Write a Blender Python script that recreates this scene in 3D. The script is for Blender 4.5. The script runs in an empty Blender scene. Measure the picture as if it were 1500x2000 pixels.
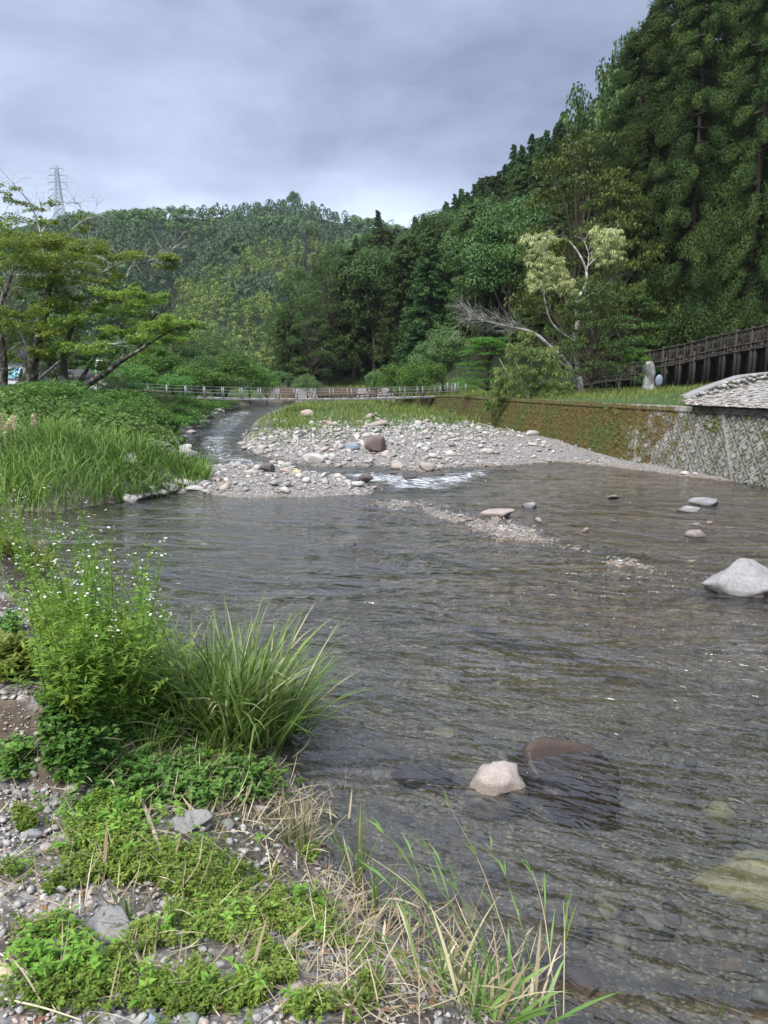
import bpy, math, random
import numpy as np
from mathutils import Vector

# ------------------------------------------------------------------ camera, sky, sun
sc = bpy.context.scene
COL = sc.collection
CAMZ = 2.6
PITCH = math.atan(255.0 / 1450.0)
cd = bpy.data.cameras.new("camera"); cam = bpy.data.objects.new("camera", cd); COL.objects.link(cam)
cam.location = (0, 0, CAMZ); cam.rotation_euler = (math.pi / 2 - PITCH, 0, 0)
cd.sensor_fit = 'HORIZONTAL'; cd.sensor_width = 36.0; cd.lens = 36.0 * 1450 / 1500
cd.clip_start = 0.05; cd.clip_end = 5000
sc.camera = cam
sc.render.engine = 'CYCLES'
sc.cycles.use_denoising = True
sc.cycles.max_bounces = 8; sc.cycles.transparent_max_bounces = 12
sc.cycles.diffuse_bounces = 3; sc.cycles.glossy_bounces = 3; sc.cycles.transmission_bounces = 4
sc.cycles.sample_clamp_indirect = 6.0
sc.cycles.caustics_reflective = False; sc.cycles.caustics_refractive = False
sc.view_settings.view_transform = 'Standard'; sc.view_settings.look = 'None'
sc.view_settings.gamma = 1.0; sc.view_settings.exposure = 1.32

SUN_EL, SUN_AZ = math.radians(50), math.radians(212)     # azimuth clockwise from +Y
world = bpy.data.worlds.new("World"); sc.world = world; world.use_nodes = True
wt = world.node_tree; wt.nodes.clear()
def wn(t, **k):
    n = wt.nodes.new(t)
    for a, b in k.items(): setattr(n, a, b)
    return n
wout = wn('ShaderNodeOutputWorld'); wbg = wn('ShaderNodeBackground'); wbg.inputs[1].default_value = 0.09
sky = wn('ShaderNodeTexSky', sky_type='NISHITA', sun_disc=False, sun_elevation=SUN_EL, sun_rotation=SUN_AZ)
tcw = wn('ShaderNodeTexCoord'); mpw = wn('ShaderNodeMapping'); mpw.inputs['Scale'].default_value = (1.0, 1.0, 2.4)
mpw.inputs['Location'].default_value = (0.4, 0.25, 0.0)
nz = wn('ShaderNodeTexNoise'); nz.inputs['Scale'].default_value = 2.1; nz.inputs['Detail'].default_value = 7; nz.inputs['Roughness'].default_value = 0.55; nz.inputs['Distortion'].default_value = 0.25
crp = wn('ShaderNodeValToRGB')
crp.color_ramp.elements[0].position = 0.36; crp.color_ramp.elements[0].color = (1.08, 1.32, 1.95, 1)
crp.color_ramp.elements[1].position = 0.66; crp.color_ramp.elements[1].color = (2.4, 2.76, 3.75, 1)
sep = wn('ShaderNodeSeparateXYZ')
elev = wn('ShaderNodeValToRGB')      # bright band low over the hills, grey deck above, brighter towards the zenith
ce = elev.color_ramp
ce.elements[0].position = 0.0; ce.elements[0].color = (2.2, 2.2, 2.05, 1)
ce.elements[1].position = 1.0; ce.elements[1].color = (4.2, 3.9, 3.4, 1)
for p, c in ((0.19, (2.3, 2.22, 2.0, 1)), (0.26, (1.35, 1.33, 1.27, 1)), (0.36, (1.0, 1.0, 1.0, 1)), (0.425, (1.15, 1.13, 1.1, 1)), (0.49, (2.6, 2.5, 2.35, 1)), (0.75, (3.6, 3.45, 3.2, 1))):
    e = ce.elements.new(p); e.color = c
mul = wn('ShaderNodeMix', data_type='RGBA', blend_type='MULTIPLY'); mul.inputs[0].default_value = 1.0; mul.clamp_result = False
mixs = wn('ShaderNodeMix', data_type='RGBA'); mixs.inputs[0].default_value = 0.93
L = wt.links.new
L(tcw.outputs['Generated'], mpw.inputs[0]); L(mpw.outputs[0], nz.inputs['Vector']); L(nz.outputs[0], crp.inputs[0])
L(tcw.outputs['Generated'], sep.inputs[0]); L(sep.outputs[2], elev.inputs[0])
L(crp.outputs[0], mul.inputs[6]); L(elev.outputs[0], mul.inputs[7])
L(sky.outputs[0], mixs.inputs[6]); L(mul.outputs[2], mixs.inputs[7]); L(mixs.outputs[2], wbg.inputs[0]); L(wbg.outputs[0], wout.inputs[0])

sd_ = bpy.data.lights.new("sun", 'SUN'); sun = bpy.data.objects.new("sun", sd_); COL.objects.link(sun)
sd_.energy = 2.6; sd_.angle = math.radians(24); sd_.color = (1.0, 0.96, 0.9)
sdir = Vector((math.sin(SUN_AZ) * math.cos(SUN_EL), math.cos(SUN_AZ) * math.cos(SUN_EL), math.sin(SUN_EL)))
sun.rotation_euler = (-sdir).to_track_quat('-Z', 'Y').to_euler()

# ------------------------------------------------------------------ helpers
RNG = np.random.default_rng(7)
cP, sP = math.cos(PITCH), math.sin(PITCH)
def raydir(px, py):
    u = (px - 750) / 1450.0; v = (py - 1000) / 1450.0
    return np.array([u, cP - v * sP, -sP - v * cP])
def gp(px, py, z=0.0):
    d = raydir(px, py); t = (z - CAMZ) / d[2]; return np.array([d[0] * t, d[1] * t, z])
def at(px, py, Y):
    d = raydir(px, py); t = Y / d[1]; return np.array([d[0] * t, Y, CAMZ + d[2] * t])
def proj(x, y, z):
    dz = z - CAMZ; dep = y * cP - dz * sP; dn = -y * sP - dz * cP
    dep = np.where(np.abs(dep) < 1e-6, 1e-6, dep)
    return 750 + 1450 * x / dep, 1000 + 1450 * dn / dep, dep

def h2(ix, iy, s):
    v = np.sin(ix * 127.1 + iy * 311.7 + s * 74.7) * 43758.5453
    return v - np.floor(v)
def vn(x, y, s=0.0):
    ix = np.floor(x); iy = np.floor(y); fx = x - ix; fy = y - iy
    fx = fx * fx * (3 - 2 * fx); fy = fy * fy * (3 - 2 * fy)
    a = h2(ix, iy, s); b = h2(ix + 1, iy, s); c = h2(ix, iy + 1, s); d = h2(ix + 1, iy + 1, s)
    return (a + (b - a) * fx) * (1 - fy) + (c + (d - c) * fx) * fy
def fbm(x, y, s=0.0, o=4):
    r = 0; a = 0.5
    for k in range(o):
        r = r + a * (vn(x, y, s + k * 3.1) - 0.5); x = x * 2.03 + 1.7; y = y * 2.03 - 0.9; a *= 0.5
    return r
def sstep(a, b, x):
    t = np.clip((x - a) / (b - a), 0, 1); return t * t * (3 - 2 * t)

def sdist(x, y, P):
    """signed distance to closed polygon P, positive inside"""
    x = np.asarray(x, float); y = np.asarray(y, float)
    d2 = np.full(x.shape, 1e18); ins = np.zeros(x.shape, bool)
    n = len(P)
    for i in range(n):
        ax, ay = P[i][:2]; bx, by = P[(i + 1) % n][:2]
        ex, ey = bx - ax, by - ay
        t = np.clip(((x - ax) * ex + (y - ay) * ey) / (ex * ex + ey * ey + 1e-12), 0, 1)
        dx = x - ax - t * ex; dy = y - ay - t * ey
        d2 = np.minimum(d2, dx * dx + dy * dy)
        if ay != by:
            c = ((ay > y) != (by > y)) & (x < (bx - ax) * (y - ay) / (by - ay) + ax)
            ins ^= c
    d = np.sqrt(d2)
    return np.where(ins, d, -d)
def pdist(x, y, P):
    d2 = np.full(np.shape(x), 1e18); tt = np.zeros(np.shape(x)); n = len(P) - 1
    for i in range(n):
        ax, ay = P[i][:2]; bx, by = P[i + 1][:2]
        ex, ey = bx - ax, by - ay
        t = np.clip(((x - ax) * ex + (y - ay) * ey) / (ex * ex + ey * ey + 1e-12), 0, 1)
        dx = x - ax - t * ex; dy = y - ay - t * ey; q = dx * dx + dy * dy
        tt = np.where(q < d2, i + t, tt); d2 = np.minimum(d2, q)
    return np.sqrt(d2), tt

# ------------------------------------------------------------------ plan of the valley (world metres)
def W(lst, z=0.0): return [tuple(gp(a, b, z)[:2]) for a, b in lst]
NEAR = W([(-300, 1050), (60, 1078), (170, 1150), (250, 1260), (330, 1340), (440, 1400), (520, 1450), (565, 1500), (600, 1560), (622, 1640), (665, 1730), (745, 1810), (850, 1875), (960, 1935), (1090, 2000)]) + [(0.95, 1.6), (1.3, 0), (1.5, -5), (-14, -5), (-14, 11.8)]
LEFT = [(-80, 12.5), (-30, 13.6)] + W([(-200, 990), (100, 1000), (230, 980), (290, 972), (340, 962), (393, 950), (400, 925), (378, 905), (368, 888), (372, 868), (362, 850), (380, 832), (405, 815), (440, 801), (480, 791), (520, 786.5), (545, 784)]) + [(-14, 110), (-14, 700), (-700, 700), (-700, 12)]
BAR = W([(570, 791), (530, 803), (500, 822), (480, 848), (470, 868), (498, 887), (560, 902), (620, 912), (740, 910), (820, 922), (870, 914), (990, 909), (1100, 902), (1180, 910), (1280, 923), (1360, 933), (1420, 940)]) + [(12, 19), (10, 40), (6, 70), (0, 97), (-9, 97)]
SMALL = W([(385, 925), (410, 912), (470, 914), (545, 907), (600, 924), (680, 938), (738, 954), (715, 966), (600, 970), (480, 972), (420, 968), (385, 952)])
RIDGE = W([(775, 982), (850, 1000), (930, 1024), (1010, 1048), (1100, 1068), (1180, 1088), (1265, 1112)])
WALLTOP = [gp(1750, 816, 1.84), gp(1440, 800, 1.84), gp(1200, 789, 1.84), gp(1050, 781.5, 1.80), gp(960, 777, 1.74), gp(890, 772.5, 1.62), gp(835, 773.5, 1.35), gp(775, 774, 1.1)]
WALLTOP = [gp(1440, 800, 1.84) + np.array([4.3, -12.0, 0])] + WALLTOP[1:]
WL2 = [tuple(p[:2]) for p in WALLTOP]
RIGHT = WL2 + [(1.0, 97.0), (-13.5, 99.5), (-14, 700), (900, 700), (900, 4), (WL2[0][0], 4)]
FARLAND = [(-16, 98.5), (-3, 98), (1.5, 96), (900, 96), (900, 700), (-700, 700), (-700, 98.5)]

RR = [(520, 520, 190), (640, 455, 190), (770, 432, 190), (850, 388, 172), (900, 352, 162), (960, 312, 150), (1040, 250, 138), (1100, 222, 128), (1160, 190, 118), (1240, 30, 96), (1400, -190, 88), (1800, -330, 84)]
_r = [(at(a, b, Y), Y) for a, b, Y in RR]
RAZ = np.array([p[0] / Y for p, Y in _r]); RY = np.array([Y for p, Y in _r], float); RZ = np.array([p[2] for p, Y in _r]) - 15
RZ[-3:] = np.minimum(RZ[-3:], 46 + 0 * RZ[-3:])
FAZ = (np.array([400, 560, 750, 1000, 1250, 1500, 1900]) - 750) / 1450.; FY = np.array([118, 116, 108, 84, 66, 58, 48.])
MR = [(-900, 500), (-300, 470), (0, 447), (100, 440), (200, 414), (260, 405), (350, 402), (420, 400), (480, 396), (540, 390), (590, 386), (625, 400), (650, 409), (700, 412), (730, 420), (770, 432), (900, 450), (1400, 480)]
_m = [at(a, b, 430.) for a, b in MR]
MAZ = np.array([p[0] / 430. for p in _m]); MZ = np.array([p[2] for p in _m]) - 6.5

def wallx(y):
    ys = np.array([p[1] for p in WALLTOP]); xs = np.array([p[0] for p in WALLTOP]); return np.interp(y, ys, xs)
def height(x, y, full=False):
    x = np.asarray(x, float); y = np.asarray(y, float)
    n1 = fbm(x * 0.9, y * 0.9, 1.0, 4); n2 = fbm(x * 4.2, y * 4.2, 5.0, 3); nb = fbm(x * 0.25, y * 0.25, 9.0, 2)
    # bed of the river: a deeper pool on the left, a broad shallow on the right
    px, py, dep = proj(x, np.maximum(y, 1.0), 0 * x)
    shallow = sstep(700, 1050, px) * sstep(6.5, 9.5, y)
    bed = -0.42 + 0.30 * shallow + 0.30 * n1 + 0.05 * n2 + 0.2 * nb
    bed = np.minimum(bed, -0.07)
    sn = sdist(x, y, NEAR)
    bed = np.where(sn > -1.6, np.maximum(bed, -0.22 + 0.12 * (1 + sn / 1.6)), bed)
    h = bed
    dr, tr = pdist(x, y, RIDGE)
    dr = np.abs(dr + .9 * fbm(x * .8, y * .8, 77., 3)); hr = 0.012 + 0.10 * n1 + 0.12 * n2 - 0.07 * (dr / (0.42 + 0.45 * np.clip(1 - tr / 6, 0, 1))) ** 1.3
    h = np.maximum(h, np.where(hr > -0.25, hr, -9))
    sb = sdist(x, y, BAR)
    hb = np.where(sb > 0, 0.62 * (1 - np.exp(-sb / 4.5)) + 0.10 * n1 * np.clip(sb, 0, 1) + 0.04 * n2, 0.28 * sb)
    ss = sdist(x, y, SMALL)
    hs = np.where(ss > 0, 0.20 * (1 - np.exp(-ss / 0.6)) + 0.06 * n2, 0.3 * ss)
    h = np.maximum(h, np.maximum(hb, hs))
    sl = sdist(x, y, LEFT)
    hl = np.where(sl > 0, 1.15 * (1 - np.exp(-sl / 2.2)) + 0.5 * (1 - np.exp(-np.maximum(sl - 3, 0) / 8)) + 0.25 * n1 * np.clip(sl, 0, 1), 0.5 * sl)
    h = np.maximum(h, hl)
    hn = np.where(sn > 0, 0.72 * (1 - np.exp(-sn / 0.95)) + 0.10 * n1 * np.clip(sn * 2, 0, 1) + 0.03 * n2 * np.clip(sn * 3, 0, 1), 0.35 * sn)
    # the scarp: the bank steps up towards the left and away from the camera
    sc_ = sstep(3.45, 3.8, y + 0.5 * (x + 1.9) + 0.25 * n1) * sstep(-1.45, -1.75, x + 0.2 * n2 + 0.1 * (y - 4)) * sstep(0.3, 1.2, sn)
    hn = hn + 0.36 * sc_
    h = np.maximum(h, hn)
    sr = sdist(x, y, RIGHT)
    zt = np.interp(y, [p[1] for p in WALLTOP], [p[2] for p in WALLTOP]) - 0.02
    ht = zt + 0.035 * np.clip(sr, 0, 30) + 0.05 * n1 * np.clip(sr, 0, 1) + 0.55 * np.exp(-((x - 15.5) ** 2 + (y - 27) ** 2) / 30.) + 0.06 * np.clip(x - 18, 0, 12)
    wx = wallx(y)
    h = np.where((sr > 0.10) & (x > wx), np.maximum(h, ht), h)
    sf = sdist(x, y, FARLAND)
    h = np.where(sf > 0.0, np.maximum(h, 1.75 + 0.004 * np.clip(y - 100, 0, 100) + 0.2 * nb), h)
    # hills
    az = x / np.maximum(y, 1.0)
    fy = np.interp(az, FAZ, FY); ry = np.interp(az, RAZ, RY); rz = np.interp(az, RAZ, RZ)
    t = (y - fy) / (ry - fy); edge = sstep((545 - 750) / 1450., (700 - 750) / 1450., az)
    prof = np.where(t < 1, np.clip(t, 0, 1) ** 0.8, np.clip(1 - 0.5 * (t - 1), 0, 1))
    hh = (rz - 2.0) * prof * edge + 2.0 + 7 * fbm(x * 0.03, y * 0.03, 3.3, 3) * np.clip(t * 3, 0, 1)
    h = np.where((t > 0) & (az > -0.16) & (y > 40), np.maximum(h, hh), h)
    mz = np.interp(az, MAZ, MZ); tm = (y - 215.) / 215.
    pm = np.where(tm < 1, np.clip(tm, 0, 1) ** 0.85, np.clip(1 - 0.4 * (tm - 1), 0, 1))
    pxa = 750 + 1450 * az
    gul = -20 * np.exp(-((pxa - (300 + 130 * tm)) / 55.) ** 2) - 14 * np.exp(-((pxa - (560 + 120 * tm)) / 40.) ** 2) + 12 * np.exp(-((pxa - (200 - 40 * tm)) / 70.) ** 2)
    rel = gul * np.clip(tm * (1 - tm) * 4, 0, 1) + 22 * fbm(x * 0.012, y * 0.012, 6.1, 3) * np.clip(tm * (1.02 - tm) * 4, 0, 1)
    hm = 2.0 + (mz - 2) * pm + rel
    h = np.where(tm > 0, np.maximum(h, hm), h)
    if full: return h, dict(sn=sn, sb=sb, ss=ss, sl=sl, sr=sr, sf=sf, dr=dr, px=px, py=py, n1=n1, n2=n2, sc=sc_, wx=wx)
    return h
def hz(x, y): return float(height(np.array([x]), np.array([y]))[0])
def hits(px, py, lo=1.2, hi=90., n=260):
    px = np.atleast_1d(np.asarray(px, float)); py = np.atleast_1d(np.asarray(py, float))
    u = (px - 750) / 1450.; v = (py - 1000) / 1450.; d = np.stack([u, cP - v * sP, -sP - v * cP], 1); t = np.geomspace(lo, hi, n)
    P = d[:, None] * t[None, :, None]; P[..., 2] += CAMZ
    b = P[..., 2] < height(P[..., 0].ravel(), P[..., 1].ravel()).reshape(len(px), n); b[:, -1] = True; i = np.argmax(b, 1)
    p = P[np.arange(len(px)), i].copy(); p[:, 2] = height(p[:, 0], p[:, 1]); return p
def hit(px, py): return hits(px, py, 0.9, 300., 500)[0]

# ------------------------------------------------------------------ mesh helpers
class MB:
    def __init__(s): s.v = []; s.q = []; s.t = []; s.n = 0; s.tq = []; s.tt = []; s.mq = []; s.mt = []
    def add(s, v, q=None, t=None, tint=0.5, mat=0):
        v = np.asarray(v, np.float32).reshape(-1, 3)
        if q is not None and len(q):
            q = np.asarray(q, np.int64).reshape(-1, 4); s.q.append(q + s.n)
            s.tq.append(np.broadcast_to(np.asarray(tint, np.float32), (len(q),))); s.mq.append(np.full(len(q), mat, np.int32))
        if t is not None and len(t):
            t = np.asarray(t, np.int64).reshape(-1, 3); s.t.append(t + s.n)
            s.tt.append(np.broadcast_to(np.asarray(tint, np.float32), (len(t),))); s.mt.append(np.full(len(t), mat, np.int32))
        s.v.append(v); s.n += len(v); return s
    def mesh(s, name, mats, smooth=False, vattr=None):
        v = np.concatenate(s.v) if s.v else np.zeros((0, 3), np.float32)
        q = np.concatenate(s.q) if s.q else np.zeros((0, 4), np.int64); t = np.concatenate(s.t) if s.t else np.zeros((0, 3), np.int64)
        me = bpy.data.meshes.new(name)
        me.vertices.add(len(v)); me.vertices.foreach_set('co', v.ravel())
        nl = len(q) * 4 + len(t) * 3
        me.loops.add(nl); me.loops.foreach_set('vertex_index', np.concatenate([q.ravel(), t.ravel()]).astype(np.int32))
        me.polygons.add(len(q) + len(t))
        st = np.concatenate([np.arange(len(q)) * 4, len(q) * 4 + np.arange(len(t)) * 3]).astype(np.int32)
        me.polygons.foreach_set('loop_start', st)
        mi = np.concatenate((s.mq or [np.zeros(0, np.int32)]) + (s.mt or [np.zeros(0, np.int32)])).astype(np.int32)
        me.polygons.foreach_set('material_index', mi)
        ti = np.concatenate((s.tq or [np.zeros(0, np.float32)]) + (s.tt or [np.zeros(0, np.float32)])).astype(np.float32)
        if smooth: me.polygons.foreach_set('use_smooth', np.ones(len(q) + len(t), bool))
        for m in (mats if isinstance(mats, (list, tuple)) else [mats]): me.materials.append(m)
        me.update(calc_edges=True)
        a = me.attributes.new('tint', 'FLOAT', 'FACE'); a.data.foreach_set('value', ti)
        if vattr:
            for k, d in vattr.items():
                a = me.attributes.new(k, 'FLOAT', 'POINT'); a.data.foreach_set('value', np.asarray(d, np.float32))
        return me
    def obj(s, name, mats, parent=None, smooth=False, loc=None, vattr=None):
        return link(name, s.mesh(name, mats, smooth, vattr), parent, loc)
def link(name, me, parent=None, loc=None, rot=None, scale=None):
    o = bpy.data.objects.new(name, me); COL.objects.link(o)
    if parent is not None: o.parent = parent
    if loc is not None: o.location = loc
    if rot is not None: o.rotation_euler = rot
    if scale is not None: o.scale = scale
    return o
def tag(o, label=None, cat=None, group=None, kind=None):
    if label: o['label'] = label
    if cat: o['category'] = cat
    if group: o['group'] = group
    if kind: o['kind'] = kind
    return o
def thing(name, label, cat, loc=(0, 0, 0), rz=0.0, group=None, scale=None):
    return tag(link(name, None, None, tuple(map(float, loc)), (0, 0, rz), scale), label, cat, group)

def tube(P, R, sides=6, cap=True):
    P = np.asarray(P, float); R = np.broadcast_to(np.asarray(R, float), (len(P),))
    T = np.gradient(P, axis=0); T /= np.linalg.norm(T, axis=1)[:, None] + 1e-9
    ref = np.array([0.3, 1, 0.1]) if abs(T[0][1]) < 0.8 else np.array([1, 0.2, 0.1])
    A = np.cross(T, ref); A /= np.linalg.norm(A, axis=1)[:, None] + 1e-9; B = np.cross(T, A)
    a = np.arange(sides) * 2 * math.pi / sides
    V = P[:, None] + R[:, None, None] * (np.cos(a)[None, :, None] * A[:, None] + np.sin(a)[None, :, None] * B[:, None])
    n = len(P); i = np.arange(n - 1)[:, None] * sides; j = np.arange(sides)[None]; k = (j + 1) % sides
    Q = np.stack([i + j, i + k, i + sides + k, i + sides + j], -1).reshape(-1, 4)
    return V.reshape(-1, 3), Q
def box(cx, cy, cz, sx, sy, sz, rz=0.0):
    v = np.array([[x, y, z] for x in (-.5, .5) for y in (-.5, .5) for z in (-.5, .5)]) * [sx, sy, sz]
    c, s = math.cos(rz), math.sin(rz); v = np.stack([v[:, 0] * c - v[:, 1] * s, v[:, 0] * s + v[:, 1] * c, v[:, 2]], 1) + [cx, cy, cz]
    return v, [[0, 1, 3, 2], [4, 6, 7, 5], [0, 4, 5, 1], [2, 3, 7, 6], [0, 2, 6, 4], [1, 5, 7, 3]]
def beam(a, b, w, h):
    """box from a to b, w across, h in height"""
    a = np.asarray(a, float); b = np.asarray(b, float); t = b - a; Ln = np.linalg.norm(t); t /= Ln
    s = np.cross(t, [0, 0, 1]); s = np.array([1., 0, 0]) if np.linalg.norm(s) < 1e-3 else s / np.linalg.norm(s); u = np.cross(s, t)
    v = [p + s * (i * w / 2) + u * (j * h / 2) for p in (a, b) for i in (-1, 1) for j in (-1, 1)]
    return np.array(v), [[0, 1, 3, 2], [4, 6, 7, 5], [0, 4, 5, 1], [2, 3, 7, 6], [0, 2, 6, 4], [1, 5, 7, 3]]
def smooth_path(P, n=4):
    P = np.asarray(P, float); out = []
    for i in range(len(P) - 1):
        p0 = P[max(i - 1, 0)]; p1 = P[i]; p2 = P[i + 1]; p3 = P[min(i + 2, len(P) - 1)]
        for k in range(n):
            t = k / n
            out.append(0.5 * (2 * p1 + (p2 - p0) * t + (2 * p0 - 5 * p1 + 4 * p2 - p3) * t * t + (3 * p1 - p0 - 3 * p2 + p3) * t ** 3))
    out.append(P[-1]); return np.array(out)
def unit(v): return v / (np.linalg.norm(v, axis=-1, keepdims=True) + 1e-9)
def rdir(n, rng): return unit(rng.normal(size=(n, 3)))
def rhomb(P, N, size, aspect, rng, axis=None):
    n = len(P); N = unit(N)
    T = np.cross(N, rdir(n, rng)) if axis is None else axis - N * np.sum(axis * N, 1, keepdims=True)
    T = unit(T); B = np.cross(N, T); s = np.broadcast_to(np.asarray(size), (n,))[:, None]
    V = np.stack([P - T * s * .5, P - B * s * aspect * .5 + N * s * 0.08, P + T * s * .5, P + B * s * aspect * .5 + N * s * 0.08], 1)
    return V.reshape(-1, 3), np.arange(4 * n).reshape(-1, 4)
def leafs(P, D, Ln, Wd, rng, droop=0.25, fold=0.25):
    """long folded leaves from P in direction D"""
    n = len(P); D = unit(D); S = unit(np.cross(D, np.array([0, 0, 1.]) + 0.3 * rng.normal(size=(n, 3)))); U = np.cross(S, D)
    Ln = np.broadcast_to(Ln, (n,))[:, None]; Wd = np.broadcast_to(Wd, (n,))[:, None]
    m = P + D * Ln * 0.42; l = m + S * Wd / 2 + U * Wd * fold; r = m - S * Wd / 2 + U * Wd * fold
    tip = P + D * Ln - np.array([0, 0, 1.]) * Ln * droop
    V = np.stack([P, l, tip, r, m - U * Wd * 0.0], 1).reshape(-1, 3); i = np.arange(n)[:, None] * 5
    return V, np.concatenate([i + [0, 4, 1], i + [1, 4, 2], i + [0, 3, 4], i + [3, 2, 4]], 1).reshape(-1, 3)
def blades(base, az, Ln, lean, bend, wd, seg=5, rng=RNG, flat=0.0):
    """grass blades: base (n,3), azimuth, length, lean from vertical, extra bend towards the tip"""
    n = len(base); t = np.linspace(0, 1, seg + 1); th = lean[:, None] + bend[:, None] * t[None] ** 1.6
    ds = (Ln / seg)[:, None]
    r = np.concatenate([np.zeros((n, 1)), np.cumsum(np.sin(th[:, :-1]) * ds, 1)], 1); z = np.concatenate([np.zeros((n, 1)), np.cumsum(np.cos(th[:, :-1]) * ds, 1)], 1)
    dx, dy = np.cos(az)[:, None], np.sin(az)[:, None]
    P = np.stack([base[:, :1] + r * dx, base[:, 1:2] + r * dy, base[:, 2:3] + z], -1)
    tw = rng.uniform(-0.7, 0.7, n); S = np.stack([-np.sin(az + tw), np.cos(az + tw), rng.uniform(-.3, .3, n)], -1)
    w = wd[:, None] * (0.45 + 0.55 * np.sin(np.clip(t * 1.6 + 0.5, 0, math.pi))) [None] * (1 - t ** 3)[None] * 0.5
    A = P + S[:, None] * w[..., None]; B = P - S[:, None] * w[..., None]
    V = np.stack([A, B], 2).reshape(n, -1, 3); k = 2 * (seg + 1)
    i = (np.arange(n) * k)[:, None, None] + (np.arange(seg) * 2)[None, :, None] + np.array([0, 1, 3, 2])[None, None]
    return V.reshape(-1, 3), i.reshape(-1, 4), seg
def add_blades(mb, base, az, Ln, lean, bend, wd, seg, rng, tint, mat=0):
    V, Q, s = blades(base, az, Ln, lean, bend, wd, seg, rng); mb.add(V, Q, tint=np.repeat(tint, s), mat=mat)

def ico(sub):
    import bmesh
    bm = bmesh.new(); bmesh.ops.create_icosphere(bm, subdivisions=sub, radius=1.0)
    v = np.array([x.co[:] for x in bm.verts]); f = np.array([[a.index for a in p.verts] for p in bm.faces]); bm.free(); return v, f
ICO = {k: ico(k) for k in (1, 2, 3, 4)}
def rock(sub, seed, sx=1., sy=1., sz=.6, rough=0.18, cuts=7, dmin=.5):
    """worn angular stone: a sphere planed by random cuts, then roughened"""
    v, f = ICO[sub]; v = v.copy(); r = np.random.default_rng(seed)
    for k in range(cuts):
        n = unit(r.normal(size=3)); d = r.uniform(dmin, 0.86); s = v @ n
        v = v - n * np.clip(s - d, 0, None)[:, None] * 0.98
    nn = fbm(v[:, 0] * 1.7 + seed, v[:, 1] * 1.7 + v[:, 2] * 1.3, seed * 0.37, 3) + 0.5 * fbm(v[:, 2] * 5 + seed, v[:, 0] * 5 - v[:, 1] * 4, seed * 0.7, 3)
    v = v * (1 + rough * 1.6 * nn)[:, None]
    return v * [sx, sy, sz], f

# ------------------------------------------------------------------ materials
class NT:
    def __init__(s, name):
        s.m = bpy.data.materials.new(name); s.m.use_nodes = True; s.t = s.m.node_tree; s.t.nodes.clear()
        s.out = s.n('ShaderNodeOutputMaterial')
    def n(s, t, **k):
        x = s.t.nodes.new(t)
        for a, b in k.items(): setattr(x, a, b)
        return x
    def l(s, a, b): s.t.links.new(a, b)
    def attr(s, name): return s.n('ShaderNodeAttribute', attribute_name=name).outputs['Fac']
    def pos(s, scale=(1, 1, 1), obj=False):
        o = s.n('ShaderNodeTexCoord').outputs['Object'] if obj else s.n('ShaderNodeNewGeometry').outputs['Position']
        m = s.n('ShaderNodeMapping'); m.inputs['Scale'].default_value = scale; s.l(o, m.inputs[0]); return m.outputs[0]
    def noise(s, vec, scale, detail=4, rough=.55, dist=0):
        x = s.n('ShaderNodeTexNoise'); x.inputs['Scale'].default_value = scale; x.inputs['Detail'].default_value = detail
        x.inputs['Roughness'].default_value = rough; x.inputs['Distortion'].default_value = dist; s.l(vec, x.inputs['Vector']); return x.outputs[0]
    def vor(s, vec, scale, feature='F1', rand=1.0):
        x = s.n('ShaderNodeTexVoronoi', feature=feature); x.inputs['Scale'].default_value = scale; x.inputs['Randomness'].default_value = rand; s.l(vec, x.inputs['Vector']); return x
    def ramp(s, fac, stops, const=False):
        x = s.n('ShaderNodeValToRGB'); c = x.color_ramp
        if const: c.interpolation = 'CONSTANT'
        while len(c.elements) < len(stops): c.elements.new(0.5)
        for e, (p, col) in zip(c.elements, stops): e.position = p; e.color = (tuple(col) + (1,)) if not isinstance(col, (int, float)) else (col, col, col, 1)
        s.l(fac, x.inputs[0]); return x.outputs[0]
    def mix(s, f, a, b, mode='MIX'):
        x = s.n('ShaderNodeMix', data_type='RGBA', blend_type=mode)
        for i, v in ((0, f), (6, a), (7, b)):
            if isinstance(v, (int, float)): x.inputs[i].default_value = v if i == 0 else (v, v, v, 1)
            elif isinstance(v, tuple): x.inputs[i].default_value = v + (1,)
            else: s.l(v, x.inputs[i])
        return x.outputs[2]
    def math(s, op, a, b=0.0, clamp=False):
        x = s.n('ShaderNodeMath', operation=op, use_clamp=clamp)
        for i, v in ((0, a), (1, b)):
            if isinstance(v, (int, float)): x.inputs[i].default_value = v
            else: s.l(v, x.inputs[i])
        return x.outputs[0]
    def bump(s, h, strength=.5, dist=.02, normal=None):
        x = s.n('ShaderNodeBump'); x.inputs['Strength'].default_value = strength; x.inputs['Distance'].default_value = dist; s.l(h, x.inputs['Height'])
        if normal is not None: s.l(normal, x.inputs['Normal'])
        return x.outputs[0]
    def bsdf(s, col, rough=.8, normal=None, spec=.3, metal=0.0, out=True):
        x = s.n('ShaderNodeBsdfPrincipled')
        if isinstance(col, tuple): x.inputs['Base Color'].default_value = col + (1,)
        else: s.l(col, x.inputs['Base Color'])
        if isinstance(rough, (int, float)): x.inputs['Roughness'].default_value = rough
        else: s.l(rough, x.inputs['Roughness'])
        x.inputs['Specular IOR Level'].default_value = spec; x.inputs['Metallic'].default_value = metal
        if normal is not None: s.l(normal, x.inputs['Normal'])
        if out: s.l(x.outputs[0], s.out.inputs[0])
        return x.outputs[0]

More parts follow.
